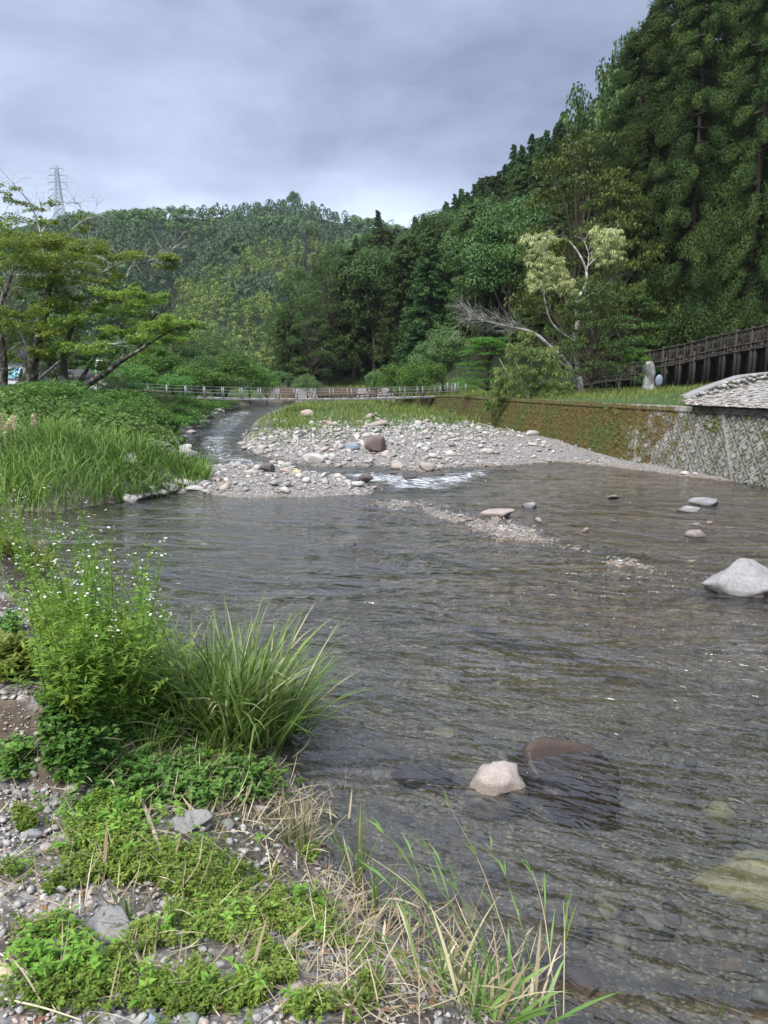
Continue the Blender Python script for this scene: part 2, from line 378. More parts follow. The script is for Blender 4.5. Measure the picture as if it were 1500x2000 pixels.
def leaf_mat(name, dark, mid, light, trans=0.3, rough=0.55, objvar=0.25, spec=.25):
    s = NT(name); t = s.attr('tint')
    c = s.ramp(t, [(0.0, dark), (0.5, mid), (1.0, light)])
    oi = s.n('ShaderNodeObjectInfo').outputs['Random']
    hs = s.n('ShaderNodeHueSaturation'); s.l(c, hs.inputs['Color'])
    s.l(s.math('ADD', s.math('MULTIPLY', oi, 0.035), 0.4825), hs.inputs['Hue'])
    s.l(s.math('ADD', s.math('MULTIPLY', oi, objvar * 2), 1 - objvar), hs.inputs['Value']); hs.inputs['Saturation'].default_value = 1.0
    c = hs.outputs[0]
    b = s.bsdf(c, rough, spec=spec, out=False)
    tr = s.n('ShaderNodeBsdfTranslucent'); s.l(s.mix(0.5, c, s.mix(1.0, c, (1.0, 1.25, 0.45), 'MULTIPLY')), tr.inputs[0])
    mx = s.n('ShaderNodeMixShader'); mx.inputs[0].default_value = trans; s.l(b, mx.inputs[1]); s.l(tr.outputs[0], mx.inputs[2]); s.l(mx.outputs[0], s.out.inputs[0])
    return s.m
def bark_mat(name, dark, light, scale=6.0, lich=None):
    s = NT(name); p = s.pos((1, 1, 0.35)); n = s.noise(p, scale, 6, .65); c = s.ramp(n, [(.3, dark), (.7, light)])
    if lich:
        n2 = s.noise(s.pos(), 2.6, 5, .7); c = s.mix(s.ramp(n2, [(.52, 0.), (.58, 1.)]), c, lich)
    s.bsdf(c, .9, s.bump(n, .8, .03)); return s.m
def rock_mat(name, a, b, c, spots=0.0, rough=.85, scale=3.0):
    """stone with colour drifting per stone (tint / object random), speckle and faint veins"""
    s = NT(name); t = s.attr('tint'); oi = s.n('ShaderNodeObjectInfo').outputs['Random']
    tt = s.math('FRACT', s.math('ADD', t, oi)); col = s.ramp(tt, [(0., a), (.35, b), (.7, c), (.88, (b[0] * 1.1, b[1] * .92, b[2] * .84)), (1., a)])
    p = s.pos(); n = s.noise(p, scale, 6, .65); n2 = s.noise(p, scale * 14, 3, .6)
    col = s.mix(.6, col, s.ramp(n, [(.25, .45), (.75, 1.0)]), 'MULTIPLY'); col = s.mix(.45, col, s.ramp(n2, [(.3, .45), (.7, 1.25)]), 'MULTIPLY')
    if spots: col = s.mix(s.ramp(s.noise(p, scale * 2.2, 5, .6), [(.55, 0.), (.62, spots)]), col, (.10, .12, .06))
    z = s.n('ShaderNodeSeparateXYZ'); s.l(p, z.inputs[0])
    wet = s.ramp(s.math('ADD', s.math('MULTIPLY', z.outputs[2], 4.2), s.math('MULTIPLY', n, .3)), [(.32, 1.), (.42, 0.)])   # below and at the waterline the stone is wet
    col = s.mix(s.math('MULTIPLY', wet, .62), col, s.mix(1.0, col, (.42, .39, .35), 'MULTIPLY'))
    s.bsdf(col, rough, s.bump(s.math('ADD', n, s.math('MULTIPLY', n2, .4)), .55, .03)); return s.m

M = {}
M['stone'] = rock_mat('grey_stone', (.25, .245, .235), (.37, .355, .33), (.50, .48, .45))
M['boulder'] = rock_mat('pale_boulder', (.21, .22, .23), (.25, .255, .26), (.31, .305, .30), scale=1.6, spots=.5)
M['pinkrock'] = rock_mat('pinkish_granite', (.33, .28, .245), (.36, .31, .27), (.39, .34, .30), scale=5)
M['bedstone'] = rock_mat('bed_stone', (.16, .155, .15), (.30, .28, .24), (.52, .49, .42))
M['darkrock'] = rock_mat('dark_rock', (.07, .07, .07), (.10, .095, .09), (.13, .12, .115))
M['redrock'] = rock_mat('reddish_rock', (.17, .13, .12), (.19, .15, .135), (.20, .16, .15))
M['brownrock'] = rock_mat('brown_rock', (.055, .038, .028), (.07, .048, .035), (.085, .058, .042), rough=.25)
M['ochre'] = rock_mat('ochre_rock', (.42, .40, .26), (.46, .43, .28), (.50, .47, .32), scale=4)
M['yellow'] = rock_mat('yellow_slab', (.52, .49, .28), (.58, .54, .33), (.64, .60, .40), scale=2.5)
M['leafdark'] = leaf_mat('conifer_leaf', (.020, .042, .016), (.040, .076, .025), (.074, .122, .038), .22, .7, .4, .12)
M['leafhinoki'] = leaf_mat('cypress_leaf', (.024, .044, .016), (.052, .092, .027), (.10, .150, .045), .24, .7, .4, .1)
M['leafbush'] = leaf_mat('bush_leaf', (.055, .082, .022), (.105, .135, .036), (.19, .21, .07), .3)
M['leafgreat'] = leaf_mat('great_conifer_leaf', (.020, .034, .012), (.038, .060, .018), (.080, .108, .030), .2, .75, .35, .08)
M['leafmid'] = leaf_mat('broad_leaf', (.032, .066, .018), (.058, .108, .028), (.10, .165, .045), .28)
M['leafbright'] = leaf_mat('bright_leaf', (.05, .115, .02), (.085, .18, .03), (.13, .25, .05), .35)
M['leafyellow'] = leaf_mat('olive_leaf', (.05, .075, .016), (.085, .118, .025), (.13, .165, .04), .3)
M['leafcherry'] = leaf_mat('cherry_leaf', (.10, .155, .030), (.17, .245, .045), (.27, .345, .08), .45)
M['leafcream'] = leaf_mat('chestnut_flower', (.20, .24, .09), (.36, .39, .18), (.56, .56, .32), .3)
M['bamboo'] = leaf_mat('bamboo_leaf', (.075, .125, .03), (.145, .195, .045), (.25, .27, .07), .3, objvar=.0)
M['farconifer'] = leaf_mat('far_conifer_leaf', (.036, .070, .034), (.055, .102, .046), (.082, .140, .060), .25, objvar=.0)
M['farbroad'] = leaf_mat('far_broad_leaf', (.054, .105, .036), (.088, .155, .052), (.14, .215, .075), .3, objvar=.0)
M['willow'] = leaf_mat('willow_leaf', (.06, .11, .035), (.10, .17, .055), (.16, .24, .085), .3)
M['grass'] = leaf_mat('grass_blade', (.055, .095, .018), (.10, .165, .032), (.18, .25, .06), .35, .5)
M['lightgrass'] = leaf_mat('light_grass_blade', (.085, .125, .025), (.15, .205, .045), (.25, .30, .085), .35, .6)
M['reed'] = leaf_mat('reed_blade', (.07, .13, .026), (.125, .215, .048), (.22, .32, .09), .38, .45, spec=.4)
M['dry'] = leaf_mat('dry_straw', (.20, .155, .09), (.36, .30, .19), (.52, .46, .33), .2, .7)
M['plume'] = leaf_mat('plume', (.5, .42, .32), (.6, .52, .4), (.7, .6, .5), .3, .8)
M['weed'] = leaf_mat('weed_leaf', (.085, .125, .018), (.155, .215, .034), (.27, .325, .07), .35, .5)
M['creeper'] = leaf_mat('creeper_leaf', (.05, .10, .02), (.085, .16, .03), (.145, .235, .05), .32)
M['fleabane'] = leaf_mat('fleabane_leaf', (.085, .17, .02), (.15, .26, .035), (.24, .36, .06), .38, .5)
M['petal'] = leaf_mat('white_petal', (.72, .72, .70), (.78, .78, .77), (.8, .8, .8), .3, .6, objvar=.0)
M['dead'] = leaf_mat('dead_leaf', (.16, .07, .04), (.26, .13, .08), (.35, .22, .16), .1, .7)
M['bark'] = bark_mat('dark_bark', (.018, .014, .011), (.07, .058, .045), 5, (.19, .18, .16))
M['barkpale'] = bark_mat('pale_bark', (.12, .115, .10), (.34, .33, .30), 4, (.50, .50, .47))
M['barkbrown'] = bark_mat('brown_bark', (.03, .022, .016), (.09, .07, .052), 3)
M['stump'] = bark_mat('stump_bark', (.09, .09, .08), (.26, .25, .23), 7, (.35, .35, .32))
def wood_mat():
    s = NT('weathered_wood'); p = s.pos((3, 3, .4)); n = s.noise(p, 6, 5, .7); t = s.attr('tint')
    c = s.ramp(n, [(.3, (.006, .005, .005)), (.7, (.026, .021, .018))]); c = s.mix(s.math('MULTIPLY', t, .7), c, (.055, .045, .038)); s.bsdf(c, .85, s.bump(n, .5, .01)); return s.m
M['wood'] = wood_mat()
def plain(name, col, rough=.7, metal=0., var=.25, sc_=3.):
    s = NT(name); n = s.noise(s.pos(), sc_, 5, .6); c = s.mix(1.0, col, s.ramp(n, [(.3, 1 - var), (.7, 1.)]), 'MULTIPLY'); s.bsdf(c, rough, metal=metal); return s.m
M['steel'] = plain('galvanised_steel', (.22, .235, .24), .5, .3); M['deck'] = plain('grey_deck_boards', (.34, .33, .31), .8)
M['concrete'] = plain('concrete', (.27, .265, .25), .9); M['whitewall'] = plain('white_wall', (.75, .76, .77), .8, var=.1)
M['roof'] = plain('dark_roof', (.035, .035, .04), .6); M['bluetarp'] = plain('blue_cloth', (.18, .38, .55), .6); M['window'] = plain('dark_window', (.03, .035, .04), .15)
M['pylonsteel'] = plain('pylon_steel', (.36, .40, .44), .5, .1); M['woodbrown'] = plain('brown_boards', (.05, .035, .025), .8)
M['bluegrey'] = plain('blue_grey_stone', (.20, .24, .29), .7); M['cable'] = plain('cable_steel', (.2, .2, .2), .5, .5)
M['yellowdot'] = plain('yellow_centre', (.65, .5, .05), .7)

def ground_mat():
    s = NT('river_ground'); p = s.pos(); gr = s.attr('grass'); soil = s.attr('soil'); wet = s.attr('wet')
    vs = []; bumps = []
    for sc_, seedm in ((7.0, 1.0), (19.0, 1.1), (52.0, 1.2)):
        q = s.n('ShaderNodeMapping'); s.l(p, q.inputs[0]); q.inputs['Location'].default_value = (seedm * 3, seedm, 0); q.inputs['Scale'].default_value = (1, 1.25, 1.3)
        nz_ = s.n('ShaderNodeTexNoise'); nz_.inputs['Scale'].default_value = sc_ * .7; s.l(q.outputs[0], nz_.inputs['Vector'])
        qq = s.n('ShaderNodeVectorMath', operation='ADD'); s.l(q.outputs[0], qq.inputs[0])
        sv = s.n('ShaderNodeVectorMath', operation='SCALE'); sv.inputs['Scale'].default_value = .35 / sc_; s.l(nz_.outputs['Color'], sv.inputs[0]); s.l(sv.outputs[0], qq.inputs[1])
        v = s.vor(qq.outputs[0], sc_); sx = s.n('ShaderNodeSeparateColor'); s.l(v.outputs['Color'], sx.inputs[0])
        col = s.ramp(sx.outputs[0], [(0., (.10, .10, .10)), (.25, (.2, .195, .185)), (.5, (.27, .25, .225)), (.62, (.15, .15, .155)), (.8, (.36, .345, .32)), (.92, (.27, .19, .14)), (1., (.5, .48, .45))])
        col = s.mix(s.ramp(v.outputs['Distance'], [(.35, 0.), (.75, .8)]), col, (.05, .045, .04))
        vs.append((col, sx.outputs[1])); bumps.append(s.math('SUBTRACT', 1.0, v.outputs['Distance']))
    big = s.ramp(vs[0][1], [(.52, 0.), (.54, 1.)]); mid = s.ramp(vs[1][1], [(.40, 0.), (.42, 1.)])
    bg = s.attr('coarse')
    c = s.mix(mid, vs[2][0], vs[1][0]); c = s.mix(s.math('MULTIPLY', big, bg), c, vs[0][0])
    hgt = s.math('ADD', s.math('MULTIPLY', bumps[0], .6), s.math('ADD', s.math('MULTIPLY', bumps[1], .35), s.math('MULTIPLY', bumps[2], .15)))
    nn = s.noise(p, 1.3, 6, .6); nf = s.noise(p, 14, 5, .65)
    # silt and algae film under water
    alg = s.mix(s.ramp(nn, [(.35, 0.), (.65, 1.)]), (.17, .155, .13), (.15, .12, .08))
    cw = s.mix(1.0, c, (.52, .47, .38), 'MULTIPLY'); cw = s.mix(.32, cw, alg); cw = s.mix(s.math('MULTIPLY', s.attr('brown'), .75), cw, s.mix(1.0, c, (.95, .66, .42), 'MULTIPLY')); cw = s.mix(s.ramp(vs[2][1], [(.86, 0.), (.88, .55)]), cw, (.36, .34, .27)); c = s.mix(wet, c, cw)
    so = s.ramp(nf, [(.3, (.035, .026, .019)), (.55, (.075, .058, .043)), (.75, (.13, .11, .085))]); c = s.mix(soil, c, so)
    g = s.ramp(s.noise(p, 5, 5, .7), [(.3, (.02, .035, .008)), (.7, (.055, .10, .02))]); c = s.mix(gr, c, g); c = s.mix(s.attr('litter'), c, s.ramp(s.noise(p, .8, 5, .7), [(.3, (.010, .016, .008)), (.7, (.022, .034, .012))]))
    s.bsdf(c, s.ramp(wet, [(0., .9), (1., .6)]), s.bump(hgt, .9, .03)); return s.m
M['ground'] = ground_mat()

def water_mat():
    s = NT('river_water'); p = s.pos(); foam = s.attr('foam'); rough = s.attr('chop')
    def rot(sc3, r):
        k = s.n('ShaderNodeMapping'); k.inputs['Rotation'].default_value = (0, 0, r); s.l(p, k.inputs[0])
        m = s.n('ShaderNodeMapping'); m.inputs['Scale'].default_value = sc3; s.l(k.outputs[0], m.inputs[0]); return m.outputs[0]
    def ridged(n): return s.math('POWER', s.math('SUBTRACT', 1.0, s.math('ABSOLUTE', s.math('SUBTRACT', s.math('MULTIPLY', n, 2.0), 1.0))), 1.6)
    a = s.noise(rot((1.7, 5.5, 1), .30), 1.3, 2, .5, .5); b = ridged(s.noise(rot((2.4, 7.0, 1), .62), 1.5, 2, .5, .6)); c = s.noise(rot((1.2, 1.6, 1), .4), .8, 2, .5, .3); e = s.noise(rot((7.0, 15.0, 1), .1), 2.0, 2, .6, .4)
    pat = s.ramp(s.noise(rot((.35, .8, 1), .2), 1.0, 3, .6, .8), [(.35, .22), (.65, 1.45)])
    h = s.math('ADD', s.math('MULTIPLY', a, 1.0), s.math('ADD', s.math('MULTIPLY', b, .22), s.math('ADD', s.math('MULTIPLY', c, .8), s.math('MULTIPLY', e, .08))))
    h = s.math('MULTIPLY', h, pat)
    h = s.math('MULTIPLY', h, s.math('ADD', rough, .25))
    nb = s.bump(h, 1.0, .085)
    fr = s.n('ShaderNodeFresnel'); fr.inputs[0].default_value = 1.52; s.l(nb, fr.inputs['Normal'])
    gl = s.n('ShaderNodeBsdfGlossy'); gl.inputs['Roughness'].default_value = .05; gl.inputs['Color'].default_value = (1, 1, 1, 1); s.l(nb, gl.inputs['Normal'])
    tr = s.n('ShaderNodeBsdfTransparent'); tr.inputs[0].default_value = (.82, .85, .81, 1)
    rf = s.n('ShaderNodeBsdfRefraction'); rf.inputs['Color'].default_value = (.88, .93, .9, 1); rf.inputs['IOR'].default_value = 1.2; rf.inputs['Roughness'].default_value = 0.0; s.l(nb, rf.inputs['Normal'])
    m0 = s.n('ShaderNodeMixShader'); m0.inputs[0].default_value = .12; s.l(tr.outputs[0], m0.inputs[1]); s.l(rf.outputs[0], m0.inputs[2])
    m1 = s.n('ShaderNodeMixShader'); s.l(fr.outputs[0], m1.inputs[0]); s.l(m0.outputs[0], m1.inputs[1]); s.l(gl.outputs[0], m1.inputs[2])
    # white water: broken streaks where the river tumbles
    f1 = s.noise(rot((1.6, 5.0, 1), .1), 1.5, 6, .75, .9)
    ff = s.math('ADD', f1, s.math('MULTIPLY', foam, .30)); fm = s.ramp(ff, [(.75, 0.), (.92, .8)])
    fm = s.math('MULTIPLY', fm, s.ramp(foam, [(.02, 0.), (.2, 1.)]))
    df = s.n('ShaderNodeBsdfDiffuse'); df.inputs[0].default_value = (.72, .76, .78, 1); s.l(nb, df.inputs['Normal'])
    m2 = s.n('ShaderNodeMixShader'); s.l(fm, m2.inputs[0]); s.l(m1.outputs[0], m2.inputs[1]); s.l(df.outputs[0], m2.inputs[2])
    s.l(m2.outputs[0], s.out.inputs[0]); return s.m
M['water'] = water_mat()

def wall_mat():
    s = NT('mossy_block_wall'); p = s.pos(); moss = s.attr('moss'); rec = s.attr('recess')
    n = s.noise(p, 2.2, 6, .7, .4); n2 = s.noise(p, 11, 5, .7); n3 = s.noise(s.pos((1, 1, .25)), 3.5, 5, .7)
    con = s.ramp(n3, [(.3, (.09, .088, .075)), (.5, (.19, .185, .165)), (.7, (.29, .285, .27))]); con = s.mix(s.math('MULTIPLY', rec, .9), con, (.035, .04, .02))
    ms = s.mix(s.ramp(s.noise(p, .9, 5, .65), [(.4, 0.), (.6, 1.)]), s.ramp(n2, [(.3, (.018, .022, .007)), (.5, (.05, .06, .012)), (.7, (.09, .11, .025))]), s.ramp(n2, [(.3, (.03, .022, .009)), (.5, (.075, .052, .014)), (.7, (.12, .088, .026))]))
    mk = s.math('ADD', moss, s.math('MULTIPLY', s.math('SUBTRACT', s.math('ADD', s.math('MULTIPLY', n, .7), s.math('MULTIPLY', n2, .3)), .5), 2.6)); mk = s.ramp(mk, [(.40, 0.), (.66, 1.)])
    c = s.mix(mk, con, ms); s.bsdf(c, .95, s.bump(n2, .9, .05)); return s.m
M['wall'] = wall_mat()

# ------------------------------------------------------------------ ground: one sheet, finer near the viewer
def polar_grid(az0, az1, na, r0, r1, nr):
    a = np.linspace(az0, az1, na); r = np.geomspace(r0, r1, nr)
    A, R = np.meshgrid(a, r); X = R * np.sin(A); Y = R * np.cos(A)
    i = np.arange(nr - 1)[:, None] * na + np.arange(na - 1)[None]; Q = np.stack([i, i + 1, i + na + 1, i + na], -1).reshape(-1, 4)
    return X.ravel(), Y.ravel(), Q
X, Y, Q = polar_grid(-1.15, 1.15, 900, 0.7, 900, 760)
Hh, I = height(X, Y, True)
micro = fbm(X * 22, Y * 22, 2.0, 3) * 0.035 + fbm(X * 7, Y * 7, 4.0, 3) * 0.05
rr_ = np.hypot(X, Y); Hh = Hh + micro * sstep(60, 8, rr_) * (0.55 + 0.45 * (Hh > 0))
px, py, dep = proj(X, np.maximum(Y, .5), Hh)
grassy = np.zeros_like(X)
nn = fbm(X * 1.1, Y * 1.1, 12., 4)
grassy = np.maximum(grassy, sstep(0.5, 1.8, I['sl'] + 2 * nn))
barg = sstep(27, 35, Y + 8 * nn - 0.35 * X) * sstep(-.2, 2.0, I['sb'] + 2 * nn)
grassy = np.maximum(grassy, barg * (Y > 24)); grassy = np.maximum(grassy, ((I['sr'] > 0.1) & (X > I['wx'])) * 1.0)
grassy = np.maximum(grassy, (Y > 99) * 1.0)
grassy = np.maximum(grassy, sstep(0.10, 0.3, nn) * (I['sn'] > 0.4) * 0.5)
soil = np.zeros_like(X)
sx_ = np.gradient(Hh.reshape(760, 900), axis=0).ravel()
soil = np.maximum(soil, sstep(.15, .5, I['sc'] * (1 - I['sc']) * 4) * (I['sn'] > 0))
soil = np.maximum(soil, sstep(-0.1, 0.25, I['sn']) * sstep(1.5, .5, I['sn']) * .75 * sstep(-.15, .1, nn))
soil = np.maximum(soil, (I['sl'] > 0) * 0.6); soil = np.maximum(soil, sstep(.02, .16, fbm(X * 2.1, Y * 2.1, 91., 3)) * (I['sn'] > .2) * .8)
wet = sstep(0.05, -0.02, Hh)
coarse = sstep(0.0, .3, fbm(X * .5, Y * .5, 31., 3) + .15)
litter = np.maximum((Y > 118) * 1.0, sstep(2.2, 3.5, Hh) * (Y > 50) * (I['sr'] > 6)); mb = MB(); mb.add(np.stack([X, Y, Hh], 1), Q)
g = mb.obj('ground', M['ground'], smooth=True, vattr=dict(grass=np.clip(grassy, 0, 1), soil=np.clip(soil, 0, 1), wet=wet, coarse=coarse, litter=litter, brown=sstep(760, 1050, px) * sstep(1450, 1150, py) * (I['sn'] < -.3) + .35 * sstep(-2.0, -.2, I['sn']) * (I['sn'] < 0) * sstep(9, 4, Y))); tag(g, kind='structure')
# the land behind the viewer and far to the sides
mb = MB(); a = np.linspace(0, 2 * math.pi, 65)[:-1]
ring = [np.stack([np.sin(a) * r, np.cos(a) * r, np.full(64, z)], 1) for r, z in ((0.01, -0.9), (60, -1.2), (950, -1.4))]
i = np.arange(64); k = (i + 1) % 64
mb.add(np.concatenate(ring), np.concatenate([np.stack([i, k, 64 + k, 64 + i], 1), np.stack([64 + i, 64 + k, 128 + k, 128 + i], 1)]))
fg = mb.obj('outer_ground', plain('outer_green', (.06, .09, .03), .95)); tag(fg, kind='structure')

# ------------------------------------------------------------------ water
X, Y, Q = polar_grid(-1.1, 1.1, 760, 0.9, 125, 900)
px, py, dep = proj(X, Y, 0 * X)
FO = W([(545, 912), (620, 925), (720, 918), (820, 928), (900, 918), (1000, 914), (960, 938), (890, 960), (760, 962), (690, 938), (600, 928)])
FC = W([(372, 862), (410, 822), (470, 795), (520, 790), (500, 806), (470, 850), (468, 872), (505, 892), (560, 908), (520, 916), (405, 908), (375, 895)])
foam = np.maximum(sstep(-.6, 1.0, sdist(X, Y, FO)), (.80 + .3 * fbm(X * .5, Y * .4, 88., 3)) * sstep(-.3, .8, sdist(X, Y, FC)) * sstep(88, 60, Y))
foam = np.maximum(foam, 0.75 * np.exp(-(((X - gp(240, 985)[0]) / .45) ** 2 + ((Y - gp(240, 985)[1]) / .35) ** 2)))
chop = 0.17 + 0.47 * sstep(300, 800, px) * sstep(1700, 1150, py) + 0.7 * foam + 0.5 * sstep(18, 30, Y) + 0.25 * sstep(900, 1300, px) * sstep(1900, 1200, py)
calm = sstep(-.3, .5, sdist(X, Y, W([(960, 935), (1010, 915), (1400, 940), (1500, 965), (1100, 965), (980, 955)]))); chop = chop * (1 - .75 * calm)
# ripples run across the current
am = (0.008 + 0.045 * foam) * np.clip(0.3 + chop, 0, 1.3)
ripple = fbm(X * 2.2 + .5 * Y, Y * 6.5, 41., 3) * 2.0 * am + fbm(X * .8, Y * 1.4, 43., 2) * .012
rb = gp(1100, 1480); 
bulge = .035 * np.exp(-(((X - rb[0]) / .55) ** 2 + ((Y - rb[1] - .25) / .30) ** 2))
mb = MB(); mb.add(np.stack([X, Y, ripple + bulge], 1), Q)
w = mb.obj('river_water', M['water'], smooth=True, vattr=dict(foam=np.clip(foam, 0, 1), chop=np.clip(chop, 0, 1.2))); tag(w, kind='structure')

# ------------------------------------------------------------------ the block retaining wall on the right bank
wt_ = smooth_path(np.array([p for p in WALLTOP]), 10)
seg = np.linalg.norm(np.diff(wt_[:, :2], axis=0), axis=1); s_ = np.concatenate([[0], np.cumsum(seg)])
S0 = np.concatenate([np.arange(0, 36, .035), np.arange(36, s_[-1], .16)])
TX = np.interp(S0, s_, wt_[:, 0]); TY = np.interp(S0, s_, wt_[:, 1]); TZ = np.interp(S0, s_, wt_[:, 2])
dx = np.gradient(TX); dy = np.gradient(TY); ln = np.hypot(dx, dy); dx /= ln; dy /= ln
nx, ny = -dy, dx      # towards the river
flip = np.sign(nx[0]); nx, ny = (nx, ny) if nx[0] < 0 else (-nx, -ny)
V = np.linspace(0, 1, 74)
SS, VV = np.meshgrid(S0, V, indexing='ij'); hgtm = TZ[:, None] + 0.35
z = TZ[:, None] - VV * hgtm; off = VV * hgtm * 0.42
vv = VV * hgtm * 1.08
cs = 0.50; a_ = (SS / 1.0 + vv * 0.95) / cs; b_ = (SS / 1.0 - vv * 0.95) / cs
fa = np.abs(a_ - np.round(a_)); fb = np.abs(b_ - np.round(b_)); m_ = np.maximum(fa, fb)
rel = np.where(m_ > .455, -.055, 0.0); rel = np.where((m_ < .30) & (m_ >= .20), -.04, rel); rel = np.where(m_ < .20, .012, rel)
seam = np.zeros_like(SS)
for s0_, dv in ((13.3, -1.6), (16.8, -1.1), (24.5, -1.2)):
    d_ = np.abs(SS - s0_ - VV * dv); seam = np.maximum(seam, (d_ < .055) * 1.0)
rel = np.where(seam > 0, .03, rel); rel = np.where(VV < .055, .04, rel)
mossv = 0.27 + 0.75 * sstep(13.2, 19.5, SS) - 0.22 * sstep(11, 4, SS) + 0.10 * (VV < .3) - .12 * sstep(.75, 1.0, VV)
mossv = mossv - .08 * seam
thick = .05 * np.clip(mossv - .4, 0, 1) * fbm(SS * 3, vv * 3, 3., 3) * 2
Xw = TX[:, None] + nx[:, None] * (off + rel + thick); Yw = TY[:, None] + ny[:, None] * (off + rel + thick)
nS, nV = SS.shape; i = np.arange(nS - 1)[:, None] * nV + np.arange(nV - 1)[None]; Q = np.stack([i, i + nV, i + nV + 1, i + 1], -1).reshape(-1, 4)
mb = MB(); mb.add(np.stack([Xw, Yw, z], -1), Q)
ww = thing('retaining_wall', 'long leaning diamond block wall with brown moss along the right bank', 'wall', (0, 0, 0))
mb.obj('block_face', M['wall'], ww, vattr=dict(moss=mossv.ravel(), recess=np.where(rel < -.03, 1., 0.).ravel()))
mb = MB()
for o0, o1, zz in ((-.045, .34, .03),):
    A = np.stack([TX + nx * (-o0), TY + ny * (-o0), TZ + zz], 1); B = np.stack([TX - nx * o1, TY - ny * o1, TZ + zz], 1)
    A2 = A - [0, 0, .10]; B2 = B - [0, 0, .5]
    n = len(S0); Vx = np.concatenate([A, B, A2, B2]); i = np.arange(n - 1)
    mb.add(Vx, np.concatenate([np.stack([i, i + 1, n + i + 1, n + i], 1), np.stack([i, 2 * n + i, 2 * n + i + 1, i + 1], 1), np.stack([n + i, n + i + 1, 3 * n + i + 1, 3 * n + i], 1)]))
nn_ = 4 * n
mb.obj('coping', M['wall'], ww, vattr=dict(moss=np.tile(0.30 + .45 * sstep(14, 20, S0), 4), recess=np.zeros(nn_)))

# low plants rooted in the wall, and the far revetment upstream
mb = MB()
for k in range(60):
    si = RNG.uniform(12, 42); v = RNG.uniform(.05, .8); tz = np.interp(si, S0, TZ); hm_ = tz + .35
    c = np.array([np.interp(si, S0, TX) + np.interp(si, S0, nx) * v * hm_ * .42, np.interp(si, S0, TY) + np.interp(si, S0, ny) * v * hm_ * .42, tz - v * hm_])
    n_ = int(RNG.integers(6, 26)); r_ = RNG.uniform(.05, .16); D = rdir(n_, RNG); D[:, 0] = -np.abs(D[:, 0])
    Vv, Qq = rhomb(c + D * r_, D + [0, 0, .6], RNG.uniform(.04, .10, n_), .6, RNG); mb.add(Vv, Qq, tint=RNG.uniform(.2, .9, n_))
tag(mb.obj('wall_weeds', M['weed']), 'small green weeds rooted in the joints of the mossy wall', 'weeds', kind='stuff')
fr_ = [np.array(p) for p in ((-15.5, 99.2, 1.9), (-9, 98.6, 1.85), (-3, 98.2, 1.8), (2.5, 96.5, 1.75))]
fr_ = smooth_path(fr_, 8); mb = MB(); n = len(fr_); bb = fr_ + [0, -.9, -2.3]; i = np.arange(n - 1)
mb.add(np.concatenate([fr_, bb, fr_ + [0, .5, 0]]), np.concatenate([np.stack([i, i + 1, n + i + 1, n + i], 1), np.stack([i, 2 * n + i, 2 * n + i + 1, i + 1], 1)]))
tag(mb.obj('river_revetment', plain('rust_brown_wall', (.085, .058, .038), .95, var=.6, sc_=1.2)), 'brown stained revetment across the far bend of the river behind the bridge', 'wall')

# ------------------------------------------------------------------ stones
def rock_var(sub, seeds, **k): return [rock(sub, s, **k) for s in seeds]
LOW = [rock(1, s, 1, .8, .55, .12, 5) for s in range(40, 52)]; MIDR = [rock(2, s, 1, .8, .55, .14, 8) for s in range(60, 70)]
def scatter_stones(mb, P, S, var, rng, sink=.25, flat=1.0):
    """P (n,3) seats, S (n,) half-lengths"""
    vi = rng.integers(0, len(var), len(P))
    for k, (v, f) in enumerate(var):
        m = vi == k; n = int(m.sum())
        if not n: continue
        a = rng.uniform(0, 2 * math.pi, n); c, s = np.cos(a)[:, None], np.sin(a)[:, None]
        sc3 = np.stack([S[m] * rng.uniform(.8, 1.25, n), S[m] * rng.uniform(.7, 1.1, n), S[m] * rng.uniform(.6, 1.15, n) * flat], 1)
        u = v[None] * sc3[:, None]
        tl = rng.uniform(-.35, .35, n)[:, None]; x, y, z = u[..., 0], u[..., 1], u[..., 2]
        z2 = z + x * tl; x2 = x * c - y * s; y2 = x * s + y * c
        Vv = np.stack([x2 + P[m][:, :1], y2 + P[m][:, 1:2], z2 + P[m][:, 2:3] + (S[m] * .55 * flat * (1 - 2 * sink))[:, None]], -1)
        nv = len(v); Ff = (f[None] + (np.arange(n) * nv)[:, None, None]).reshape(-1, 3)
        mb.add(Vv.reshape(-1, 3), t=Ff, tint=np.repeat(rng.uniform(0, 1, n), len(f)))
def region(n, x0, x1, y0, y1, rng):
    return rng.uniform(x0, x1, n), rng.uniform(y0, y1, n)

r = np.random.default_rng(11)
# gravel bar: the pebbles nobody could count, then the stones
x, y = region(26000, -9, 11, 17, 48, r); h, I = height(x, y, True)
ppx, ppy, _ = proj(x, y, h)
k = (np.maximum(I['sb'], I['ss']) > -.15) & (I['sr'] < -.3) & (r.uniform(0, 1, len(x)) < sstep(44, 26, y + 3 * fbm(x * .4, y * .4, 3.)) + .05)
x, y, h, ppx = x[k], y[k], h[k], ppx[k]
fine = sstep(850, 1150, ppx)
S = np.clip(.035 * (1 - r.uniform(0, 1, len(x))) ** -.38, .03, .22) * (1.0 - .55 * fine) * (0.75 + .010 * y)
mb = MB(); scatter_stones(mb, np.stack([x, y, h], 1), S, LOW, r)
tag(mb.obj('gravel_bar_stones', M['stone']), 'pale grey gravel and small stones spread over the river bars', 'gravel', kind='stuff')
